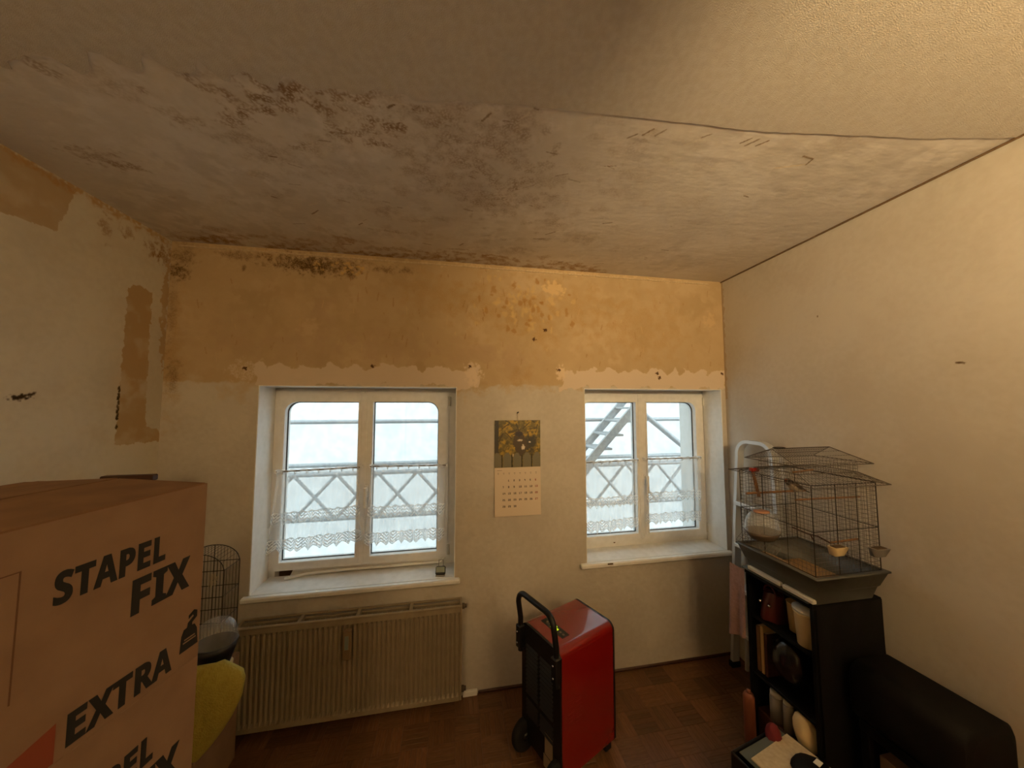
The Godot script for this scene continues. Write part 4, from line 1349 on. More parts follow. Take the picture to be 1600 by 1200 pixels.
func build_boxes() -> void:
	moving_box(0.0, 0.384, "cardboard moving box at the very bottom of the stack by the left wall", false, false)
	moving_box(0.384, 0.384, "cardboard moving box second from the floor in the stack", false, false)
	moving_box(0.768, 0.336, "cardboard moving box directly under the topmost one, same bold black lettering", false, false)
	moving_box(1.104, 0.336, "topmost cardboard moving box with closed flaps and bold slanted black lettering", true, true)
	# a dark board stands behind the stack, only its top edge shows
	var t := thing("dark_board", "dark brown wooden board standing upright behind the boxes by the left wall", "board", Vector3(-1.31, 0, 0.30))
	var st := mb()
	box(st, Vector3(-0.088, 0.0, -0.012), Vector3(0.088, 1.285, 0.012), 0.003)
	part(t, "board", st, M.dark_wood)
	st = mb()
	box(st, Vector3(-0.092, 1.285, -0.016), Vector3(0.092, 1.310, 0.016), 0.004)
	part(t, "top_rail", st, M.dark_wood)

# ---------------------------------------------------------------- dehumidifier
func build_dehumidifier() -> void:
	var t := thing("dehumidifier", "red and black wheeled dehumidifier with a tubular handle", "dehumidifier", Vector3(0.5564, 0, 0.370), 0.4217)
	var w := 0.265
	var d := 0.342
	var y0 := 0.055
	var y1 := 0.567
	# red hood: one sheet bent over both sides and the top, the long top edges rounded
	var st := mb()
	st.set_smooth_group(1)
	var r := 0.035
	var prof := []
	prof.append(Vector2(-w / 2, y0)); prof.append(Vector2(-w / 2, y1 - r))
	for k in range(1, 8):
		var a := PI - (PI / 2) * k / 7.0
		prof.append(Vector2(-w / 2 + r + r * cos(a), y1 - r + r * sin(a)))
	for k in range(0, 8):
		var a := PI / 2 - (PI / 2) * k / 7.0
		prof.append(Vector2(w / 2 - r + r * cos(a), y1 - r + r * sin(a)))
	prof.append(Vector2(w / 2, y0))
	for k in prof.size() - 1:
		var a: Vector2 = prof[k]
		var b: Vector2 = prof[k + 1]
		st.set_smooth_group(1)
		quad(st, Vector3(-d / 2 + 0.006, a.y, a.x), Vector3(-d / 2 + 0.006, b.y, b.x), Vector3(d / 2 - 0.008, b.y, b.x), Vector3(d / 2 - 0.008, a.y, a.x))
	part(t, "hood", st, M.red_metal)
	st = mb()
	box(st, Vector3(-d / 2 + 0.012, y0, -w / 2 + 0.004), Vector3(d / 2 - 0.010, y0 + 0.01, w / 2 - 0.004), 0.002)
	part(t, "base_plate", st, M.black_metal)
	# front panel follows the hood's profile
	var outline := PackedVector2Array()
	for p in prof: outline.append(Vector2(p.x, p.y))
	for e in [[-d / 2 - 0.004, -d / 2 + 0.008], [d / 2 - 0.010, d / 2 + 0.002]]:
		st = mb()
		plate(st, outline, e[0], e[1], Transform3D(Basis(Vector3(0, 0, 1), Vector3.UP, Vector3(1, 0, 0)), Vector3.ZERO))
		part(t, "front_panel" if e[0] < 0 else "rear_panel", st, M.black_metal)
	# louvres in two columns
	var xf := -d / 2 - 0.004
	for col in 2:
		for k in 17:
			if k == 12: continue
			var y := y1 - 0.085 - k * 0.0185
			var z0 := -0.095 + col * 0.1
			st = mb()
			var a := Vector3(xf, y, z0)
			var b := Vector3(xf, y, z0 + 0.085)
			var out := Vector3(-0.006, -0.002, 0)
			var down := Vector3(0, -0.008, 0)
			quad(st, a, b, b + out + down, a + out + down)
			quad(st, a + down * 1.1, a + out + down, b + out + down, b + down * 1.1)
			tri(st, a, a + out + down, a + down * 1.1)
			tri(st, b, b + down * 1.1, b + out + down)
			part(t, "louvre", st, M.louvre)
	# handle
	st = mb()
	var hx := -d / 2 - 0.016
	var hw := w / 2 - 0.006
	var hy := 0.715
	var path := [Vector3(hx, y1 - 0.13, -hw), Vector3(hx, y1 + 0.02, -hw)]
	for k in 7:
		var a := PI - PI / 2 * k / 6.0
		path.append(Vector3(hx - 0.012, hy - 0.05 + 0.05 * sin(a), -hw + 0.05 + 0.05 * cos(a)))
	for k in 7:
		var a := PI / 2 - PI / 2 * k / 6.0
		path.append(Vector3(hx - 0.012, hy - 0.05 + 0.05 * sin(a), hw - 0.05 + 0.05 * cos(a)))
	path.append(Vector3(hx, y1 + 0.02, hw)); path.append(Vector3(hx, y1 - 0.13, hw))
	tube(st, path, 0.0125, 12)
	part(t, "handle", st, M.black_metal)
	for s in [-1, 1]:
		st = mb()
		box(st, Vector3(hx - 0.018, y1 - 0.115, s * hw - 0.017), Vector3(-d / 2 + 0.002, y1 - 0.012, s * hw + 0.017), 0.004)
		var cl := part(t, "handle_clamp", st, M.black_metal)
		for yy in [y1 - 0.04, y1 - 0.09]:
			st = mb()
			lathe(st, [Vector2(0.0, 0.0), Vector2(0.005, 0.0), Vector2(0.004, 0.004), Vector2(0.0, 0.005)], 8, Transform3D(Basis(Vector3(0, 0, 1), PI / 2), Vector3(hx - 0.018, yy, s * hw)))
			part(cl, "bolt", st, M.chrome)
	# control strip on top
	st = mb()
	box(st, Vector3(-0.105, y1 - 0.001, -0.075), Vector3(-0.062, y1 + 0.0015, 0.075), 0.0008)
	var pn := part(t, "control_panel", st, M.panel_film)
	st = mb()
	box(st, Vector3(-0.098, y1 + 0.001, -0.016), Vector3(-0.070, y1 + 0.0022, 0.006))
	box(st, Vector3(-0.094, y1 + 0.001, 0.009), Vector3(-0.078, y1 + 0.0022, 0.024))
	part(pn, "display", st, M.display, "lit yellow-green display")
	for z in [-0.05, -0.03, 0.04, 0.06]:
		st = mb()
		box(st, Vector3(-0.09, y1 + 0.001, z - 0.005), Vector3(-0.08, y1 + 0.0025, z + 0.005), 0.0006)
		part(pn, "button", st, M.allocator)
	# slots in the red side
	for k in 7:
		for j in 2:
			st = mb()
			box(st, Vector3(-0.13 + j * 0.045, 0.25 + k * 0.016, w / 2 - 0.0005), Vector3(-0.095 + j * 0.045, 0.2535 + k * 0.016, w / 2 + 0.0012), 0.0005)
			part(t, "vent_slot", st, M.red_metal)
	st = mb()
	box(st, Vector3(xf - 0.001, 0.10, 0.035), Vector3(xf + 0.001, 0.19, 0.085))
	part(t, "rating_label", st, M.sticker)
	st = mb()
	box(st, Vector3(xf - 0.001, 0.045, 0.025), Vector3(xf + 0.001, 0.095, 0.095))
	part(t, "rating_label", st, M.sticker)
	# wheels at the front, feet behind
	for s in [-1, 1]:
		st = mb()
		var wx := Transform3D(Basis(Vector3.RIGHT, PI / 2), Vector3(-d / 2 - 0.005, 0.068, s * (w / 2 - 0.02)))
		lathe(st, [Vector2(0.018, -0.02), Vector2(0.05, -0.02), Vector2(0.062, -0.017), Vector2(0.068, -0.008), Vector2(0.068, 0.008), Vector2(0.062, 0.017), Vector2(0.05, 0.02), Vector2(0.018, 0.02)], 24, wx)
		var wl := part(t, "wheel", st, M.rubber)
		st = mb()
		lathe(st, [Vector2(0.0, -0.024), Vector2(0.02, -0.022), Vector2(0.02, 0.022), Vector2(0.0, 0.024)], 16, wx)
		part(wl, "hub", st, M.black_plastic)
		st = mb()
		box(st, Vector3(d / 2 - 0.05, 0.0, s * (w / 2 - 0.035) - 0.018), Vector3(d / 2 - 0.01, y0 + 0.004, s * (w / 2 - 0.035) + 0.018), 0.004)
		part(t, "foot", st, M.rubber)

# ---------------------------------------------------------------- shelf cabinet and what is in it
func build_cabinet() -> void:
	var x0 := 1.425
	var x1 := 1.768
	var z0 := 0.500
	var z1 := 0.812
	var t := thing("shelf_cabinet", "black open-fronted shelf cabinet against the right wall under the big cage", "cabinet", Vector3((x0 + x1) / 2, 0, (z0 + z1) / 2))
	var off := t.position
	var b := 0.016
	for e in [["side_panel", Vector3(x0, 0, z0), Vector3(x1, 0.782, z0 + b)], ["side_panel", Vector3(x0, 0, z1 - b), Vector3(x1, 0.782, z1)],
			["back_panel", Vector3(x1 - 0.008, 0.03, z0 + b), Vector3(x1, 0.782, z1 - b)], ["top_board", Vector3(x0 - 0.004, 0.782, z0 - 0.002), Vector3(x1, 0.80, z1 + 0.002)],
			["shelf", Vector3(x0 + 0.006, 0.585, z0 + b), Vector3(x1 - 0.008, 0.60, z1 - b)], ["shelf", Vector3(x0 + 0.006, 0.325, z0 + b), Vector3(x1 - 0.008, 0.34, z1 - b)], ["bottom_board", Vector3(x0 + 0.004, 0.03, z0 + b), Vector3(x1 - 0.008, 0.048, z1 - b)]]:
		var st := mb()
		box(st, e[1] - off, e[2] - off, 0.002)
		part(t, e[0], st, M.black_board)
	# black cloth hung over the near side
	var st := mb()
	st.set_smooth_group(1)
	var n := FastNoiseLite.new()
	n.seed = 9
	n.frequency = 2.0
	var p := []
	for i in 17:
		var row := []
		for j in 15:
			var y := lerpf(0.795, 0.02, i / 16.0)
			var x := lerpf(x0 + 0.01, x1 - 0.002, j / 14.0)
			row.append(Vector3(x, y, z1 + 0.006 + 0.012 * (i / 16.0) * (0.6 + n.get_noise_2d(x * 4.0, y)) + 0.003 * sin(x * 60.0)))
		p.append(row)
	for i in 16:
		for j in 14:
			quad(st, p[i + 1][j], p[i + 1][j + 1], p[i][j + 1], p[i][j])
	solo("black_cloth", st, M.black_cloth, "black cloth hanging down the near side of the shelf cabinet", "cloth")
	# newspapers on top, under the cage
	st = mb()
	box(st, Vector3(x0 - 0.012, 0.801, z0 - 0.01), Vector3(x1 - 0.03, 0.810, z1 - 0.01), 0.002)
	solo("tray_mat", st, M.grey_green, "thin grey green mat lying between the cabinet top and the big cage", "mat")
	# things on the shelves
	var cream := thing("cream_tub", "cream plastic tub on the upper shelf of the black cabinet", "tub", Vector3(1.475, 0.60, 0.745))
	st = mb()
	lathe(st, [Vector2(0.0, 0.0), Vector2(0.036, 0.0), Vector2(0.044, 0.125), Vector2(0.047, 0.128), Vector2(0.047, 0.136), Vector2(0.042, 0.136), Vector2(0.034, 0.006), Vector2(0.0, 0.006)], 24)
	part(cream, "tub", st, M.cream)
	st = mb()
	lathe(st, [Vector2(0.0, 0.137), Vector2(0.049, 0.137), Vector2(0.049, 0.147), Vector2(0.0, 0.149)], 24)
	part(cream, "lid", st, M.tray_light)
	var tub2 := thing("cream_tub", "smaller cream beaker behind the tub on the upper shelf", "beaker", Vector3(1.515, 0.60, 0.665))
	st = mb()
	lathe(st, [Vector2(0.0, 0.0), Vector2(0.026, 0.0), Vector2(0.033, 0.12), Vector2(0.035, 0.122), Vector2(0.030, 0.122), Vector2(0.025, 0.004), Vector2(0.0, 0.004)], 20)
	part(tub2, "beaker", st, M.beige_plastic)
	var shoe := thing("maroon_bag", "shiny maroon handbag at the far end of the upper shelf", "bag", Vector3(1.50, 0.60, 0.575))
	st = mb()
	var rings := []
	for k in 9:
		var y := 0.12 * k / 8.0
		var f := 1.0 - 0.45 * pow(k / 8.0, 2.0)
		var ring := []
		for j in 20:
			var a := TAU * j / 20.0
			ring.append(Vector3(0.06 * f * cos(a), y + 0.006 * sin(a * 3.0), 0.048 * (1.0 - 0.2 * k / 8.0) * sin(a)))
		rings.append(ring)
	loft(st, rings)
	part(shoe, "body", st, M.maroon)
	st = mb()
	var hp := []
	for k in 9:
		var a := PI * k / 8.0
		hp.append(Vector3(-0.02, 0.115 + 0.035 * sin(a), 0.03 * cos(a)))
	tube(st, hp, 0.004, 6)
	part(shoe, "strap", st, M.maroon)
	for z in [-0.02, 0.025]:
		st = mb()
		lathe(st, [Vector2(0.0, 0.0), Vector2(0.008, 0.0), Vector2(0.006, 0.006), Vector2(0.0, 0.008)], 10, Transform3D(Basis(Vector3(0, 0, 1), PI / 2), Vector3(-0.052, 0.075, z)))
		part(shoe, "clasp", st, M.chrome)
	var bag := thing("black_bag", "crumpled black plastic bag bulging out of the middle shelf", "bag", Vector3(1.48, 0.34, 0.665))
	st = mb()
	rings = []
	for k in 12:
		var a := PI * (k + 0.3) / 12.0
		var ring := []
		for j in 24:
			var w := TAU * j / 24.0
			var q := 1.0 + 0.16 * n.get_noise_3d(cos(w) * 2.0 + k * 0.3, sin(w) * 2.0, k * 0.4)
			ring.append(Vector3(0.062 * sin(a) * cos(w) * q, 0.095 - 0.092 * cos(a), 0.075 * sin(a) * sin(w) * q) + Vector3(0, 0.04, 0))
		rings.append(ring)
	loft(st, rings)
	part(bag, "bag", st, M.bag_black)
	for e in [["tall_book", "tall thin brown book at the far end of the middle shelf", 0.528, 0.016, 0.205, M.card_dark], ["tall_book", "pale spined book beside the brown one on the middle shelf", 0.548, 0.014, 0.215, M.beige_plastic], ["tall_book", "dark narrow book leaning next to the pale spine", 0.566, 0.014, 0.19, M.dark_wood]]:
		var bk := thing(e[0], e[1], "book", Vector3(1.52, 0.34, e[2]), 0.0, "books on the middle shelf")
		st = mb()
		box(st, Vector3(-0.07, 0, -e[3] / 2), Vector3(0.07, e[4], e[3] / 2), 0.002)
		part(bk, "cover", st, e[5])
		st = mb()
		box(st, Vector3(-0.066, 0.003, -e[3] / 2 + 0.003), Vector3(0.071, e[4] + 0.001, e[3] / 2 - 0.003), 0.0)
		part(bk, "pages", st, M.paper)
	# lower compartment
	for e in [["grey_jar", "grey jar with a ribbed lid in the lower compartment", 0.60, 0.026, 0.13], ["grey_jar", "slim grey bottle with a domed cap in the lower compartment", 0.655, 0.020, 0.14]]:
		var j := thing(e[0], e[1], "jar", Vector3(1.462, 0.175, e[2]), 0.0, "jars in the lower compartment")
		st = mb()
		lathe(st, [Vector2(0.0, 0.0), Vector2(e[3], 0.0), Vector2(e[3], e[4] * 0.8), Vector2(e[3] * 0.8, e[4] * 0.84), Vector2(0.0, e[4] * 0.84)], 20)
		part(j, "body", st, M.grey_plastic)
		st = mb()
		lathe(st, [Vector2(0.0, e[4] * 0.84), Vector2(e[3] * 0.92, e[4] * 0.84), Vector2(e[3] * 0.9, e[4] * 0.97), Vector2(e[3] * 0.5, e[4]), Vector2(0.0, e[4])], 20)
		part(j, "lid", st, M.tray_light)
	st = mb()
	box(st, Vector3(1.44, 0.049, 0.52), Vector3(1.70, 0.174, 0.79), 0.004)
	solo("dark_crate", st, M.dark_wood, "dark brown wooden crate at the bottom of the black cabinet", "crate")
	var cush := thing("cream_cushion", "cream folded cushion squeezed into the lower compartment", "cushion", Vector3(1.46, 0.176, 0.735))
	st = mb()
	rings = []
	for k in 9:
		var a := PI * (k + 0.2) / 8.4
		var ring := []
		for q in 18:
			var w := TAU * q / 18.0
			ring.append(Vector3(0.035 * sin(a) * cos(w) - 0.01, 0.075 - 0.072 * cos(a), (0.045 * sin(w) + 0.012 * cos(a)) * sin(a)))
		rings.append(ring)
	loft(st, rings)
	part(cush, "cushion", st, M.cream)
	# pink cloth over the far corner
	st = mb()
	st.set_smooth_group(1)
	p = []
	for i in 13:
		var row := []
		for j in 9:
			var s := j / 8.0
			var v := i / 12.0
			row.append(Vector3(1.43 - 0.022 - 0.012 * v * sin(s * 9.0), 0.798 - 0.36 * v + 0.04 * v * s, z0 - 0.075 + 0.085 * s - 0.02 * v * (1.0 - s)))
		p.append(row)
	for i in 12:
		for j in 8:
			quad(st, p[i + 1][j], p[i + 1][j + 1], p[i][j + 1], p[i][j])
	solo("pink_cloth", st, M.pink_cloth, "dusty pink cloth hanging off the far corner of the black cabinet", "cloth")
	# on the floor in front of the cabinet
	var roll := thing("salmon_roll", "upright salmon coloured roll beside the black cabinet", "roll", Vector3(1.40, 0.0, 0.515))
	st = mb()
	lathe(st, [Vector2(0.0, 0.0), Vector2(0.020, 0.0), Vector2(0.024, 0.01), Vector2(0.024, 0.22), Vector2(0.018, 0.236), Vector2(0.0, 0.24)], 20)
	part(roll, "roll", st, M.salmon)
	st = mb()
	lathe(st, [Vector2(0.0, 0.235), Vector2(0.010, 0.235), Vector2(0.009, 0.25), Vector2(0.0, 0.252)], 12)
	part(roll, "cap", st, M.salmon)
	var crate := thing("black_crate", "black plastic crate on the floor holding papers", "crate", Vector3(1.29, 0.0, 0.80), 0.2)
	for e in [[Vector3(-0.16, 0.0, -0.12), Vector3(0.10, 0.008, 0.14)], [Vector3(-0.16, 0.0, -0.12), Vector3(-0.15, 0.22, 0.14)], [Vector3(0.09, 0.0, -0.12), Vector3(0.10, 0.22, 0.14)], [Vector3(-0.15, 0.0, -0.12), Vector3(0.09, 0.22, -0.11)], [Vector3(-0.15, 0.0, 0.13), Vector3(0.09, 0.22, 0.14)]]:
		st = mb()
		box(st, e[0], e[1], 0.003)
		part(crate, "crate_panel", st, M.black_plastic)
	var mag := [["magazine", "open newspaper sheet on top of the black crate", Vector3(1.295, 0.2268, 0.815), 0.24, Vector3(0.24, 0.006, 0.17), M.paper], ["folder", "grey green folder edge on the black crate, under the newspaper", Vector3(1.28, 0.2215, 0.80), 0.2, Vector3(0.25, 0.004, 0.20), M.grey_green]]
	for e in mag:
		var o := thing(e[0], e[1], "paper", e[2], e[3])
		st = mb()
		box(st, -e[4] / 2, e[4] / 2, 0.001)
		part(o, "cover", st, e[5])
	var sat := thing("dark_pouch", "dark pouch with a white tag lying on the newspaper", "pouch", Vector3(1.335, 0.2299, 0.845), 0.3)
	st = mb()
	rings = []
	for k in 6:
		var f: float = [1.0, 1.05, 1.0, 0.85, 0.55, 0.1][k]
		var ring := []
		for j in 18:
			var w := TAU * j / 18.0
			ring.append(Vector3(0.075 * f * cos(w) * (1.0 + 0.12 * sin(3.0 * w)), 0.006 * k, 0.055 * f * sin(w)))
		rings.append(ring)
	loft(st, rings)
	part(sat, "pouch", st, M.black_cloth)
	st = mb()
	box(st, Vector3(0.015, 0.028, 0.0), Vector3(0.045, 0.031, 0.02), 0.001)
	part(sat, "tag", st, M.white_paint, "white tag")
	var cloth := thing("magenta_cloth", "crumpled magenta cloth behind the newspaper", "cloth", Vector3(1.33, 0.2239, 0.70))
	st = mb()
	rings = []
	for k in 7:
		var a := PI * 0.5 * k / 6.0
		var ring := []
		for j in 18:
			var w := TAU * j / 18.0
			var q := 1.0 + 0.25 * n.get_noise_2d(cos(w) * 3.0, sin(w) * 3.0 + k)
			ring.append(Vector3(0.030 * cos(a) * cos(w) * q, 0.05 * sin(a), 0.026 * cos(a) * sin(w) * q))
		rings.append(ring)
	loft(st, rings)
	part(cloth, "cloth", st, M.magenta)

# ---------------------------------------------------------------- the big cage
func mesh_panel(st: SurfaceTool, a: Vector3, u: Vector3, v: Vector3, nu: int, nv: int, r: float) -> void:
	# a welded grid spanned by u and v from a: nu wires along v, nv wires along u
	for k in nu + 1: wire(st, a + u * (float(k) / nu), a + u * (float(k) / nu) + v, r)
	for k in nv + 1: wire(st, a + v * (float(k) / nv), a + v * (float(k) / nv) + u, r)

func build_cage() -> void:
	var x0 := 1.388
	var x1 := 1.735
	var z0 := 0.505
	var z1 := 0.860
	var t := thing("bird_cage", "large wire bird cage with a two-tier roof and grey tray on the black cabinet", "bird cage", Vector3((x0 + x1) / 2, 0.811, (z0 + z1) / 2))
	var off := t.position
	var rect := func(i: float, y: float) -> Array:
		return [Vector3(x0 + i, y, z0 + i) - off, Vector3(x1 - i, y, z0 + i) - off, Vector3(x1 - i, y, z1 - i) - off, Vector3(x0 + i, y, z1 - i) - off]
	# tray: flaring tub with a rolled rim
	var st := mb()
	loft(st, [rect.call(0.034, 0.811), rect.call(0.022, 0.860), rect.call(0.016, 0.868), rect.call(-0.002, 0.922), rect.call(-0.008, 0.924), rect.call(-0.008, 0.931), rect.call(0.006, 0.931), rect.call(0.022, 0.872), rect.call(0.030, 0.830)])
	part(t, "tray", st, M.tray_grey)
	st = mb()
	box(st, Vector3(x0 + 0.03, 0.831, z0 + 0.03) - off, Vector3(x1 - 0.03, 0.842, z1 - 0.03) - off, 0.002)
	part(t, "sand_floor", st, M.sand, "sand and seed husks on the tray floor")
	st = mb()
	box(st, Vector3(x0 + 0.02, 0.902, z0 + 0.06) - off, Vector3(x0 + 0.085, 0.906, z1 - 0.02) - off, 0.001)
	part(t, "paper_strip", st, M.sand, "soiled beige paper strip along the tray edge")
	for e in [[z0 + 0.03, z0 + 0.19], [z0 + 0.20, z1 - 0.03]]:
		st = mb()
		box(st, Vector3(x0 + 0.014, 0.815, e[0]) - off, Vector3(x0 + 0.034, 0.832, e[1]) - off, 0.003)
		part(t, "tray_clip", st, M.tray_light, "long off-white clip along the tray")
	var r := 0.00075
	var b0 := 0.931
	var b1 := 1.280
	var i0 := 0.012
	var bx0 := x0 + i0
	var bx1 := x1 - i0
	var bz0 := z0 + i0
	var bz1 := z1 - i0
	var up := Vector3.UP * (b1 - b0)
	for e in [[Vector3(bx0, b0, bz1), Vector3(bx1 - bx0, 0, 0), "near_grille", 20], [Vector3(bx0, b0, bz0), Vector3(bx1 - bx0, 0, 0), "far_grille", 20], [Vector3(bx0, b0, bz0), Vector3(0, 0, bz1 - bz0), "front_grille", 20], [Vector3(bx1, b0, bz0), Vector3(0, 0, bz1 - bz0), "wall_grille", 20]]:
		st = mb()
		mesh_panel(st, e[0] - off, e[1], up, e[3], 20, r)
		part(t, e[2], st, M.wire)
	# thicker frame wires
	st = mb()
	for c in [[bx0, bz0], [bx1, bz0], [bx1, bz1], [bx0, bz1]]:
		wire(st, Vector3(c[0], b0, c[1]) - off, Vector3(c[0], b1, c[1]) - off, 0.0022)
	for y in [b0, 1.10, b1]:
		wire(st, Vector3(bx0, y, bz1) - off, Vector3(bx1, y, bz1) - off, 0.0018)
		wire(st, Vector3(bx0, y, bz0) - off, Vector3(bx1, y, bz0) - off, 0.0018)
		wire(st, Vector3(bx0, y, bz0) - off, Vector3(bx0, y, bz1) - off, 0.0018)
		wire(st, Vector3(bx1, y, bz0) - off, Vector3(bx1, y, bz1) - off, 0.0018)
	for f in [0.36, 0.68]:
		wire(st, Vector3(lerpf(bx0, bx1, f), b0, bz1) - off, Vector3(lerpf(bx0, bx1, f), b1, bz1) - off, 0.0018)
		wire(st, Vector3(bx0, b0, lerpf(bz0, bz1, f)) - off, Vector3(bx0, b1, lerpf(bz0, bz1, f)) - off, 0.0018)
	part(t, "frame", st, M.dark_wire)
	# lower roof: a skirt on the near, far and front sides; upper roof with its own low walls
	var ux0 := bx0 + 0.012
	var ux1 := bx1 - 0.004
	var uz0 := 0.612
	var uz1 := 0.792
	var uy := 1.312
	var ut := 1.352
	var lower := [Vector3(x0 - 0.012, 1.276, z0 - 0.03), Vector3(x1 + 0.026, 1.276, z0 - 0.03), Vector3(x1 + 0.026, 1.276, z1 + 0.016), Vector3(x0 - 0.012, 1.276, z1 + 0.016)]
	var mid := [Vector3(ux0, uy, uz0), Vector3(ux1, uy, uz0), Vector3(ux1, uy, uz1), Vector3(ux0, uy, uz1)]
	st = mb()
	for k in 4:
		var e := (k + 1) % 4
		var m := 24
		for j in m + 1:
			var f := float(j) / m
			wire(st, lower[k].lerp(lower[e], f) - off, mid[k].lerp(mid[e], f) - off, r)
		for j in 4:
			var f := j / 3.0
			wire(st, lower[k].lerp(mid[k], f) - off, lower[e].lerp(mid[e], f) - off, 0.0018 if j == 0 or j == 3 else r)
		wire(st, lower[k] - off, mid[k] - off, 0.0018)
	part(t, "lower_roof", st, M.wire)
	st = mb()
	mesh_panel(st, Vector3(ux0, uy, uz1) - off, Vector3(ux1 - ux0, 0, 0), Vector3.UP * (ut - uy), 24, 3, r)
	mesh_panel(st, Vector3(ux0, uy, uz0) - off, Vector3(ux1 - ux0, 0, 0), Vector3.UP * (ut - uy), 24, 3, r)
	mesh_panel(st, Vector3(ux0, uy, uz0) - off, Vector3(0, 0, uz1 - uz0), Vector3.UP * (ut - uy), 12, 3, r)
	mesh_panel(st, Vector3(ux1, uy, uz0) - off, Vector3(0, 0, uz1 - uz0), Vector3.UP * (ut - uy), 12, 3, r)
	part(t, "upper_grille", st, M.wire)
	st = mb()
	var eave := [Vector3(ux0 - 0.05, ut, uz0 - 0.025), Vector3(ux1 + 0.035, ut, uz0 - 0.025), Vector3(ux1 + 0.035, ut, uz1 + 0.036), Vector3(ux0 - 0.05, ut, uz1 + 0.036)]
	var ra := Vector3(ux0 - 0.035, 1.408, 0.712)
	var rb := Vector3(ux1 - 0.02, 1.408, 0.702)
	for side in [[eave[3], eave[2]], [eave[0], eave[1]]]:
		var m := 24
		for j in m + 1:
			var f := float(j) / m
			wire(st, side[0].lerp(side[1], f) - off, ra.lerp(rb, f) - off, r)
		for j in 5:
			var f := j / 4.0
			wire(st, side[0].lerp(ra, f) - off, side[1].lerp(rb, f) - off, 0.002 if j == 0 or j == 4 else r)
		wire(st, side[0] - off, ra - off, 0.002)
		wire(st, side[1] - off, rb - off, 0.002)
	wire(st, eave[0] - off, eave[3] - off, 0.002)
	wire(st, eave[1] - off, eave[2] - off, 0.002)
	part(t, "upper_roof", st, M.wire)
	st = mb()
	var loop := []
	for j in 12: loop.append((ra.lerp(rb, 0.12) + Vector3(0.028 * cos(TAU * j / 12), 0.004, 0.016 * sin(TAU * j / 12))) - off)
	tube(st, loop, 0.0016, 5, true)
	part(t, "carrying_ring", st, M.dark_wire)
	# perches
	for e in [[[1166, 771], [1258, 766], 0.605], [[1243, 781], [1343, 776], 0.775], [[1239, 738], [1270, 734], 0.76], [[1298, 848], [1340, 842], 0.80]]:
		st = mb()
		tube(st, [pix(e[0][0], e[0][1], 2, e[2]) - off, pix(e[1][0], e[1][1], 2, e[2]) - off], 0.0055 if e[2] < 0.7 else 0.0042, 8)
		part(t, "perch", st, M.wood_perch)
	st = mb()
	tube(st, [pix(1238, 824, 2, 0.70) - off, pix(1262, 834, 2, 0.70) - off, pix(1278, 838, 2, 0.71) - off, pix(1298, 849, 2, 0.72) - off], 0.0035, 6)
	tube(st, [pix(1266, 835, 2, 0.70) - off, pix(1272, 846, 2, 0.70) - off], 0.0025, 6)
	part(t, "twig", st, M.dark_wood, "dark twig in the lower part of the cage")
	# twisted rope toy
	st = mb()
	var a := pix(1176, 736, 2, 0.60)
	var b := pix(1186, 776, 2, 0.60)
	for s in 3:
		var path := []
		for k in 25:
			var f := k / 24.0
			var w := f * TAU * 3.0 + s * TAU / 3.0
			path.append(a.lerp(b, f) + Vector3(cos(w), 0, sin(w)) * 0.004 - off)
		tube(st, path, 0.004, 6)
	var rope := part(t, "rope_toy", st, M.wood_perch)
	st = mb()
	box(st, a + Vector3(-0.014, -0.004, -0.012) - off, a + Vector3(0.028, 0.016, 0.012) - off, 0.005)
	part(rope, "red_holder", st, M.red_metal, "red plastic holder")
	# feeders on the near side
	for e in [[1302, 858, 0.030, M.cream], [1366, 860, 0.032, M.grey_plastic]]:
		var p := pix(e[0], e[1], 2, bz1 + 0.004)
		st = mb()
		loft(st, [[p + Vector3(-e[2] * 0.7, -0.018, 0) - off, p + Vector3(e[2] * 0.7, -0.018, 0) - off, p + Vector3(e[2] * 0.7, -0.018, 0.022) - off, p + Vector3(-e[2] * 0.7, -0.018, 0.022) - off], [p + Vector3(-e[2], 0.016, 0) - off, p + Vector3(e[2], 0.016, 0) - off, p + Vector3(e[2], 0.016, 0.034) - off, p + Vector3(-e[2], 0.016, 0.034) - off]])
		var fd := part(t, "feeder", st, e[3])
		st = mb()
		box(st, p + Vector3(-e[2] * 0.8, 0.014, 0.004) - off, p + Vector3(e[2] * 0.8, 0.0185, 0.028) - off, 0.002)
		part(fd, "seed", st, M.seed)
	# bath with a clear hood on the open door of the front grille
	bath("bird_bath", "clear domed bird bath with a brown base, hung on the large cage", pix(1191, 829, 2, 0.66), 1.0, M.basin_brown)
	# open wire flap below the bath
	st = mb()
	mesh_panel(st, pix(1150, 843, 2, 0.56) - off, pix(1212, 868, 2, 0.72) - pix(1150, 843, 2, 0.56), Vector3(0.045, 0.045, 0.0), 12, 3, r)
	part(t, "door_flap", st, M.wire)
	build_bird()

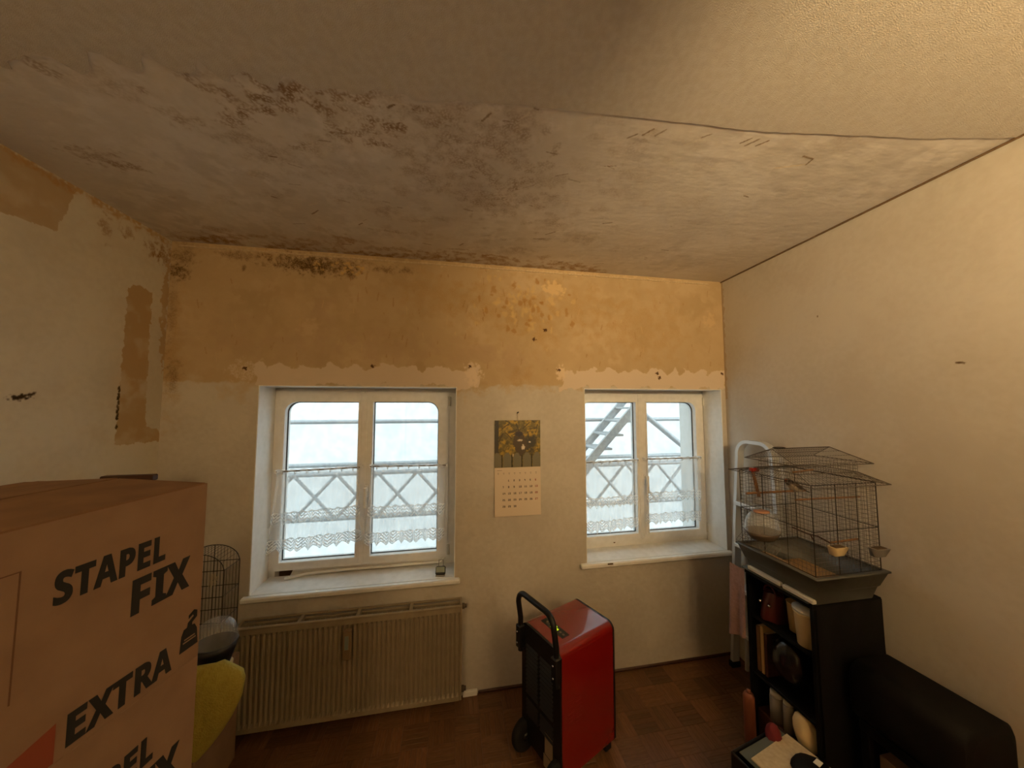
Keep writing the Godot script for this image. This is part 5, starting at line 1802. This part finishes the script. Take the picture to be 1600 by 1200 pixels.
func bath(called: String, label: String, at: Vector3, k: float, base_m: Material, deep := 1.0) -> void:
	var t := thing(called, label, "bird bath", at)
	var st := mb()
	var squash := Transform3D(Basis.from_scale(Vector3(1.0, 1.0, 0.85)), Vector3.ZERO)
	lathe(st, [Vector2(0.0, -0.034 * k * deep), Vector2(0.048 * k, -0.034 * k * deep), Vector2(0.066 * k, -0.012 * k * deep), Vector2(0.072 * k, 0.0), Vector2(0.068 * k, 0.0), Vector2(0.045 * k, -0.028 * k * deep), Vector2(0.0, -0.028 * k * deep)], 28, squash)
	part(t, "basin", st, base_m)
	st = mb()
	var prof := []
	for j in 10:
		var a := j / 9.0 * PI / 2
		prof.append(Vector2(0.070 * k * pow(cos(a), 0.45), 0.002 + 0.078 * k * sin(a)))
	prof[9] = Vector2(0.0, 0.002 + 0.078 * k)
	lathe(st, prof, 28, squash)
	part(t, "clear_hood", st, M.clear_plastic)
	if deep < 1.5:
		st = mb()
		lathe(st, [Vector2(0.0, 0.081), Vector2(0.034, 0.081), Vector2(0.032, 0.086), Vector2(0.0, 0.086)], 20, squash)
		part(t, "orange_lid", st, M.terracotta, "terracotta coloured lid disc")

func build_bird() -> void:
	# a small finch on the perch, head towards the window, tail towards the wall
	var h := pix(1224, 751, 2, 0.605)
	var e := pix(1264, 769, 2, 0.605)
	var t := thing("finch", "small brown finch with a pale belly sitting on a perch in the large cage", "bird", Vector3((h.x + e.x) / 2, pix(1240, 767, 2, 0.605).y + 0.005, 0.605))
	var off := t.position
	var axis := (e - h)
	var len := axis.length()
	var dir := axis.normalized()
	var side := Vector3(0, 0, 1)
	var up := side.cross(dir).normalized()
	if up.y < 0: up = -up
	var st := mb()
	var rings := []
	var cols := []
	var prof := [[0.0, 0.001, 0.006], [0.05, 0.004, 0.006], [0.09, 0.010, 0.007], [0.16, 0.0145, 0.006], [0.24, 0.016, 0.002], [0.34, 0.020, -0.003], [0.46, 0.0225, -0.006], [0.58, 0.019, -0.005], [0.68, 0.012, -0.001], [0.78, 0.007, 0.001], [0.9, 0.006, 0.0], [1.0, 0.005, 0.0]]
	for p in prof:
		var ring := []
		var col := []
		for j in 16:
			var a := TAU * j / 16.0
			var flat := 1.0 if p[0] < 0.7 else 0.45
			ring.append(h + dir * len * p[0] + up * (p[2] + sin(a) * p[1] * flat) + side * cos(a) * p[1] - off)
			var c := Color(0.045, 0.033, 0.024) if sin(a) > -0.35 else Color(0.36, 0.30, 0.23)
			if p[0] < 0.08: c = Color(0.30, 0.08, 0.03)
			elif p[0] < 0.2: c = Color(0.05, 0.038, 0.03)
			elif p[0] > 0.7: c = Color(0.05, 0.04, 0.035)
			col.append(c)
		rings.append(ring)
		cols.append(col)
	loft(st, rings, true, cols)
	part(t, "body", st, M.feather)
	for s in [-1, 1]:
		st = mb()
		var eye: Vector3 = h + dir * len * 0.13 + up * 0.011 + side * s * 0.0125 - off
		lathe(st, [Vector2(0.0, -0.002), Vector2(0.002, 0.0), Vector2(0.0, 0.002)], 8, Transform3D(Basis.IDENTITY, eye))
		part(t, "eye", st, M.rubber)
		st = mb()
		var hip: Vector3 = h + dir * len * 0.52 + side * s * 0.008 - off
		tube(st, [hip + up * -0.022, Vector3(hip.x, 0.001, hip.z)], 0.0014, 5)
		part(t, "leg", st, M.salmon)

# ---------------------------------------------------------------- step ladder in the corner
func build_ladder() -> void:
	var t := thing("step_ladder", "folded aluminium step ladder with a rounded top leaning in the corner", "ladder", Vector3(1.68, 0, 0.25))
	var off := t.position
	# the stiles are one flat bar bent over at the top
	var top := 1.378
	var zc := 0.272
	var hw := 0.112
	var path := []
	var xt := 1.755
	var xb := 1.725
	var at := func(z: float, y: float) -> Vector3: return Vector3(lerpf(xb, xt, y / top), y, z)
	path.append(at.call(zc - hw - 0.07, 0.0)); path.append(at.call(zc - hw - 0.030, 0.85)); path.append(at.call(zc - hw, top - 0.09))
	for k in 9:
		var a := PI - PI * 0.5 * k / 8.0
		path.append(at.call(zc - hw + 0.075 + 0.075 * cos(a), top - 0.075 + 0.075 * sin(a)))
	for k in 9:
		var a := PI * 0.5 - PI * 0.5 * k / 8.0
		path.append(at.call(zc + hw - 0.075 + 0.075 * cos(a), top - 0.075 + 0.075 * sin(a)))
	path.append(at.call(zc + hw, top - 0.09)); path.append(at.call(zc + hw + 0.030, 0.85)); path.append(at.call(zc + hw + 0.07, 0.0))
	var st := mb()
	var rings := []
	var nx := Vector3(top, -(xt - xb), 0).normalized()
	for k in path.size():
		var a: Vector3 = path[maxi(k - 1, 0)]
		var b: Vector3 = path[mini(k + 1, path.size() - 1)]
		var tg := (b - a).normalized()
		var inn := nx.cross(tg).normalized()
		var c: Vector3 = path[k] - off
		rings.append([c + nx * 0.022 + inn * 0.010, c - nx * 0.022 + inn * 0.010, c - nx * 0.022 - inn * 0.010, c + nx * 0.022 - inn * 0.010])
	var flat := mb()
	for k in rings.size() - 1:
		for s in 4:
			var e := (s + 1) % 4
			quad(flat, rings[k][s], rings[k][e], rings[k + 1][e], rings[k + 1][s])
	part(t, "bent_stile", flat, M.aluminium)
	for y in [0.25, 0.5, 0.75, 1.0]:
		st = mb()
		var c: Vector3 = at.call(zc, y)
		box(st, Vector3(c.x - 0.035, y - 0.012, zc - hw - 0.02) - off, Vector3(c.x + 0.035, y + 0.012, zc + hw + 0.02) - off, 0.004)
		part(t, "tread", st, M.aluminium)
	for s in [-1, 1]:
		st = mb()
		tube(st, [Vector3(xt + 0.014, 1.05, zc + s * 0.095) - off, Vector3(xb + 0.045, 0.0, zc + s * 0.14) - off], 0.011, 8)
		part(t, "rear_leg", st, M.aluminium)
		st = mb()
		box(st, Vector3(xb - 0.03, 0.0, zc + s * (hw + 0.07) - 0.016) - off, Vector3(xb + 0.03, 0.035, zc + s * (hw + 0.07) + 0.016) - off, 0.004)
		part(t, "rubber_foot", st, M.rubber)

# ---------------------------------------------------------------- black bench along the right wall
func rounded_roll(st: SurfaceTool, lo: Vector3, hi: Vector3, r: float) -> void:
	# a padded block along z: rounded section, softened ends
	var rings := []
	for e in [[0.0, 0.78], [0.015, 0.92], [0.04, 1.0], [0.5, 1.0], [0.96, 1.0], [0.985, 0.92], [1.0, 0.78]]:
		var z := lerpf(lo.z, hi.z, e[0])
		var ring := []
		var c := (lo + hi) / 2.0
		var h: Vector3 = (hi - lo) / 2.0 * e[1]
		for q in 4:
			var sx := 1.0 if q == 0 or q == 3 else -1.0
			var sy := 1.0 if q < 2 else -1.0
			for k in 6:
				var a := (q + k / 5.0) * PI / 2
				ring.append(Vector3(c.x + sx * (h.x - r) + r * cos(a), c.y + sy * (h.y - r) + r * sin(a), z))
		rings.append(ring)
	loft(st, rings)

func build_seat() -> void:
	var t := thing("black_bench", "black padded bench with rounded edges standing along the right wall", "bench", Vector3(1.64, 0, 0.99))
	var off := t.position
	var st := mb()
	rounded_roll(st, Vector3(1.525, 0.40, 0.842) - off, Vector3(1.748, 0.612, 1.152) - off, 0.05)
	part(t, "padding", st, M.black_cloth)
	st = mb()
	box(st, Vector3(1.545, 0.365, 0.86) - off, Vector3(1.735, 0.402, 1.135) - off, 0.004)
	part(t, "seat_frame", st, M.black_board)
	for x in [1.56, 1.72]:
		for z in [0.875, 1.12]:
			st = mb()
			box(st, Vector3(x - 0.013, 0.0, z - 0.013) - off, Vector3(x + 0.013, 0.366, z + 0.013) - off, 0.003)
			part(t, "leg", st, M.black_board)
	var c := thing("low_carton", "beige cardboard carton pushed under the black bench", "box", Vector3(1.64, 0, 0.995))
	st = mb()
	box(st, Vector3(-0.06, 0.0, -0.10), Vector3(0.065, 0.30, 0.105), 0.003)
	part(c, "carton", st, M.card)
	st = mb()
	box(st, Vector3(-0.061, 0.299, -0.012), Vector3(0.066, 0.3012, 0.012), 0.0005)
	part(c, "tape", st, M.beige_plastic)
	var s := thing("pine_stool", "orange pine stool beside the end of the black bench", "stool", Vector3(1.60, 0, 1.31))
	st = mb()
	box(st, Vector3(-0.115, 0.462, -0.135), Vector3(0.115, 0.490, 0.135), 0.006)
	part(s, "seat", st, M.pale_wood)
	for x in [-0.09, 0.09]:
		for z in [-0.11, 0.11]:
			st = mb()
			box(st, Vector3(x - 0.016, 0.0, z - 0.016), Vector3(x + 0.016, 0.463, z + 0.016), 0.003)
			part(s, "leg", st, M.pale_wood)
	for x in [-0.09, 0.09]:
		st = mb()
		box(st, Vector3(x - 0.009, 0.40, -0.095), Vector3(x + 0.009, 0.462, 0.095), 0.002)
		part(s, "apron", st, M.pale_wood)

# ---------------------------------------------------------------- small cage, bath, yellow cloth on a carton by the radiator
func build_small_cage() -> void:
	var ct := thing("carton", "plain brown cardboard carton standing before the radiator, half hidden by the stacked boxes", "box", Vector3(-1.075, 0, 0.27))
	var st := mb()
	box(st, Vector3(-0.12, 0.0, -0.13), Vector3(0.12, 0.46, 0.13), 0.004)
	part(ct, "carton", st, M.card)
	st = mb()
	box(st, Vector3(-0.121, 0.4595, -0.02), Vector3(0.121, 0.4608, 0.02), 0.0005)
	part(ct, "tape", st, M.card_dark)
	# stuffed yellow bag hanging over the carton's near corner
	var outline := []
	for uv in [[331, 1040], [346, 1034], [362, 1041], [377, 1049], [382, 1060], [376, 1090], [364, 1116], [346, 1144], [326, 1170], [306, 1193], [284, 1196], [268, 1150], [266, 1090], [282, 1050], [306, 1042]]:
		outline.append(pix(uv[0], uv[1], 2, 0.45))
	var mid := Vector3.ZERO
	for q in outline: mid += q
	mid /= outline.size()
	var yb := thing("yellow_bag", "stuffed yellow bag hanging over the corner of the plain carton", "bag", mid - Vector3(0, 0.2, 0))
	var n := FastNoiseLite.new()
	n.seed = 15
	n.frequency = 5.0
	var layers := []
	for e in [[0.416, 0.55], [0.420, 0.82], [0.430, 0.96], [0.445, 1.0], [0.458, 0.97], [0.474, 0.86], [0.484, 0.62], [0.489, 0.3]]:
		var ring := []
		for q in outline:
			var w: Vector3 = mid + (q - mid) * e[1]
			w.z = e[0] + 0.012 * n.get_noise_2d(w.x * 3.0, w.y * 3.0)
			ring.append(w - yb.position)
		layers.append(ring)
	st = mb()
	loft(st, layers)
	part(yb, "bag", st, M.yellow_cloth)
	# the cage
	var x1 := -0.962
	var x0 := -1.17
	var zf := 0.272
	var zb := 0.165
	var t := thing("small_bird_cage", "small dark wire bird cage with an arched roof behind the moving boxes", "bird cage", Vector3((x0 + x1) / 2, 0.461, (zf + zb) / 2))
	var off := t.position
	st = mb()
	loft(st, [[Vector3(x0 + 0.02, 0.463, zb + 0.02) - off, Vector3(x1 - 0.03, 0.463, zb + 0.02) - off, Vector3(x1 - 0.03, 0.463, zf - 0.02) - off, Vector3(x0 + 0.02, 0.463, zf - 0.02) - off], [Vector3(x0 - 0.005, 0.545, zb - 0.005) - off, Vector3(x1 + 0.005, 0.545, zb - 0.005) - off, Vector3(x1 + 0.005, 0.545, zf + 0.005) - off, Vector3(x0 - 0.005, 0.545, zf + 0.005) - off]])
	part(t, "tray", st, M.beige_plastic)
	# the arched outline of the end walls
	var arch := func(f: float) -> float:
		# height of the roof over the cage, f from 0 to 1 across
		return 0.885 + 0.072 * pow(maxf(0.0, 1.0 - pow(absf(f * 2.0 - 1.0), 2.2)), 0.6)
	for z in [zf, zb]:
		st = mb()
		for k in 17:
			var f := k / 16.0
			var x := lerpf(x0, x1, f)
			wire(st, Vector3(x, 0.545, z) - off, Vector3(x, arch.call(f), z) - off, 0.0009 if k % 8 else 0.0022)
		for y in [0.67, 0.775, 0.885]:
			wire(st, Vector3(x0, y, z) - off, Vector3(x1, y, z) - off, 0.0018)
		var line := []
		for k in 25:
			line.append(Vector3(lerpf(x0, x1, k / 24.0), arch.call(k / 24.0), z) - off)
		tube(st, line, 0.0018, 5)
		part(t, "arched_grille", st, M.dark_wire)
	for x in [x0, x1]:
		st = mb()
		for k in 13:
			var z := lerpf(zb, zf, k / 12.0)
			wire(st, Vector3(x, 0.545, z) - off, Vector3(x, 0.885, z) - off, 0.0009)
		for y in [0.67, 0.775, 0.885]: wire(st, Vector3(x, y, zb) - off, Vector3(x, y, zf) - off, 0.0018)
		part(t, "side_grille", st, M.dark_wire)
	st = mb()
	for k in 17:
		var f := k / 16.0
		var x := lerpf(x0, x1, f)
		wire(st, Vector3(x, arch.call(f), zb) - off, Vector3(x, arch.call(f), zf) - off, 0.0009)
	part(t, "roof_grille", st, M.dark_wire)
	# fluffy nest ball hung inside
	st = mb()
	for k in 90:
		var d := Vector3(rng.randfn(), rng.randfn(), rng.randfn()).normalized()
		var c := Vector3(-1.02, 0.835, 0.24) - off
		wire(st, c + d * 0.006, c + d * rng.randf_range(0.016, 0.026) * Vector3(0.8, 1.4, 0.8), 0.0012)
	part(t, "fluff_ball", st, M.paper, "pale fluffy ball of nesting fibre")
	var q := pix(337, 1003, 2, 0.345)
	bath("bird_bath", "clear domed bird bath with a deep dark blue base, in front of the small cage", q, 1.06, M.dark_blue, 2.4)
	# it stands on an upturned cream dish
	var foot := q.y - 0.034 * 1.06 * 2.4
	var dish := thing("cream_dish", "cream plastic dish under the dark blue bird bath", "dish", Vector3(q.x, 0.461, 0.345))
	st = mb()
	lathe(st, [Vector2(0.0, 0.0), Vector2(0.05, 0.0), Vector2(0.06, (foot - 0.461) * 0.9), Vector2(0.05, foot - 0.4615), Vector2(0.0, foot - 0.4615)], 24)
	part(dish, "dish", st, M.beige_plastic)

# ---------------------------------------------------------------- calendar
func build_calendar() -> void:
	var tl := pix(773, 657, 2, 0.008)
	var br := pix(845, 803, 2, 0.008)
	var split := pix(808, 730, 2, 0.008).y
	var cx := (tl.x + br.x) / 2
	var t := thing("wall_calendar", "wall calendar with a garden bird picture hanging from a nail between the windows", "calendar", Vector3(cx, br.y, 0.006))
	var w := br.x - tl.x
	var off := t.position
	# picture half
	var c := Canvas.new(192, 192, Vector2(0, 0), Vector2(1, 1), 61)
	c.base(Color(0.34, 0.30, 0.14), Color(0.56, 0.48, 0.22), 5.0, 20.0)
	for k in 120:
		var q := Vector2(rng.randf_range(0.08, 0.98), rng.randf_range(0.30, 1.0))
		c.blob(q, rng.randf_range(0.03, 0.08), rng.randf_range(0.03, 0.08), Color(0.74, 0.60, 0.20) if rng.randf() < 0.55 else Color(0.38, 0.34, 0.18), 0.7, 0.5, 0.7, 12.0)
	for k in 14:
		var q := Vector2(rng.randf_range(0.1, 0.95), rng.randf_range(0.4, 0.95))
		c.stroke(q, q + Vector2.from_angle(rng.randf() * TAU) * 0.18, 0.012, Color(0.22, 0.19, 0.12), 0.8)
	c.rect(Vector2(0.0, 0.28), Vector2(0.09, 1.0), Color(0.22, 0.21, 0.20), 0.95, 0.01, 10.0, 0.01)
	c.blob(Vector2(0.78, 0.5), 0.16, 0.2, Color(0.20, 0.19, 0.17), 0.85, 0.4, 0.4, 6.0)
	for k in 5:
		var x := 0.06 + k * 0.215
		c.poly(PackedVector2Array([Vector2(x - 0.09, 0), Vector2(x + 0.085, 0), Vector2(x + 0.085, 0.22), Vector2(x + 0.03, 0.31), Vector2(x - 0.03, 0.31), Vector2(x - 0.09, 0.22)]), Color(0.46, 0.44, 0.36), 1.0, 0.01)
		c.stroke(Vector2(x + 0.1, 0.0), Vector2(x + 0.1, 0.26), 0.014, Color(0.10, 0.09, 0.07), 0.9)
	c.poly(PackedVector2Array([Vector2(0.42, 0.66), Vector2(0.50, 0.78), Vector2(0.60, 0.74), Vector2(0.66, 0.62), Vector2(0.72, 0.45), Vector2(0.66, 0.30), Vector2(0.56, 0.24), Vector2(0.46, 0.34), Vector2(0.40, 0.5)]), Color(0.30, 0.25, 0.18), 1.0, 0.02)
	c.blob(Vector2(0.53, 0.70), 0.08, 0.06, Color(0.20, 0.16, 0.17), 1.0, 0.3, 0.3, 10.0)
	c.blob(Vector2(0.55, 0.57), 0.06, 0.03, Color(0.80, 0.74, 0.66), 1.0, 0.4, 0.4, 14.0)
	c.blob(Vector2(0.62, 0.42), 0.045, 0.07, Color(0.84, 0.80, 0.74), 1.0, 0.4, 0.4, 14.0)
	c.blob(Vector2(0.76, 0.53), 0.03, 0.02, Color(0.84, 0.80, 0.74), 1.0, 0.4, 0.4, 14.0)
	c.blob(Vector2(0.40, 0.25), 0.02, 0.04, Color(0.80, 0.74, 0.60), 0.9, 0.4, 0.4, 14.0)
	var pm := mat(Color.WHITE, 0.45)
	pm.albedo_texture = c.texture()
	var sheet := func(y0: float, y1: float, z0: float, z1: float, m: Material, called: String, lean: float) -> void:
		var st := mb()
		var a := Vector3(-w / 2, y0 - off.y, z1 + lean)
		var b := Vector3(w / 2, y0 - off.y, z1 + lean)
		var d := Vector3(w / 2, y1 - off.y, z1)
		var e := Vector3(-w / 2, y1 - off.y, z1)
		quad_uv(st, [a, b, d, e], [Vector2(0, 1), Vector2(1, 1), Vector2(1, 0), Vector2(0, 0)])
		var back := Vector3(0, 0, z0 - z1)
		quad_uv(st, [b + back, a + back, e + back, d + back], [Vector2(1, 1), Vector2(0, 1), Vector2(0, 0), Vector2(1, 0)])
		for s in [[a, b], [b, d], [d, e], [e, a]]:
			quad_uv(st, [s[0] + back, s[1] + back, s[1], s[0]], [Vector2(0.01, 0.99), Vector2(0.01, 0.99), Vector2(0.01, 0.99), Vector2(0.01, 0.99)])
		part(t, called, st, m)
	sheet.call(split, tl.y, -0.004, 0.0, pm, "picture_page", 0.0)
	# month half
	var iw := 256
	var ih := 256
	var im := Image.create(iw, ih, false, Image.FORMAT_RGB8)
	im.fill(Color(0.84, 0.78, 0.70))
	var digits := ["111101101101111", "010110010010111", "111001111100111", "111001111001111", "101101111001001", "111100111001111", "111100111101111", "111001001010010", "111101111101111", "111101111001111"]
	var stamp := func(s: String, x: int, y: int, col: Color) -> void:
		for k in s.length():
			var g: String = digits[s[k].to_int()]
			for b in 15:
				if g[b] == "1": im.fill_rect(Rect2i(x + k * 8 + (b % 3) * 2, y + (b / 3) * 2, 2, 2), col)
	var ink := Color(0.22, 0.18, 0.16)
	for k in 8:
		im.fill_rect(Rect2i(16 + k * 30, 28, 8, 2), Color(0.45, 0.38, 0.34)); im.fill_rect(Rect2i(18 + k * 30, 34, 5, 2), Color(0.5, 0.43, 0.38))
	im.fill_rect(Rect2i(14, 14, 26, 2), Color(0.55, 0.48, 0.42))
	var day := 1
	for row in 5:
		for col in 7:
			if row == 0 and col < 1: continue
			if day > 30: break
			stamp.call(str(day), 44 + col * 30, 64 + row * 34, Color(0.55, 0.20, 0.16) if col == 6 else ink)
			day += 1
	var dm := mat(Color.WHITE, 0.7)
	dm.albedo_texture = ImageTexture.create_from_image(im)
	sheet.call(br.y, split - 0.001, -0.004, 0.0, dm, "month_page", 0.010)
	var st := mb()
	tube(st, [Vector3(0.0, pix(809, 645, 2, 0.0).y - off.y, -off.z), Vector3(0.0, pix(809, 645, 2, 0.0).y - off.y + 0.004, 0.016)], 0.004, 8)
	part(t, "nail", st, M.dark_wire)
	st = mb()
	var top := Vector3(0.0, pix(809, 645, 2, 0.0).y - off.y, 0.004)
	tube(st, [Vector3(-0.003, tl.y - off.y - 0.004, 0.0015), top, Vector3(0.004, tl.y - off.y - 0.004, 0.0015)], 0.0012, 5)
	part(t, "hanging_loop", st, M.paper)

func build_small_things() -> void:
	# weather display on the sill
	var t := thing("weather_display", "small grey digital weather display on the sill over the radiator", "thermometer", Vector3(-0.055, 0.6355, -0.03), -0.1)
	var st := mb()
	var lean := Transform3D(Basis(Vector3.RIGHT, -0.35), Vector3(0, 0.003, 0))
	box(st, Vector3(-0.028, 0.0, -0.008), Vector3(0.028, 0.045, 0.008), 0.006, lean)
	part(t, "case", st, M.black_plastic)
	st = mb()
	box(st, Vector3(-0.024, 0.014, 0.0065), Vector3(0.024, 0.042, 0.0092), 0.001, lean)
	part(t, "screen", st, M.lcd, "pale grey display")
	st = mb()
	box(st, Vector3(-0.026, 0.0, -0.022), Vector3(0.026, 0.006, 0.012), 0.002)
	part(t, "stand", st, M.grey_plastic)
	st = mb()
	tube(st, [Vector3(-0.012, 0.04, -0.02), Vector3(-0.012, 0.075, -0.026), Vector3(0.012, 0.075, -0.026), Vector3(0.012, 0.04, -0.02)], 0.0018, 6)
	part(t, "wire_loop", st, M.grey_plastic)
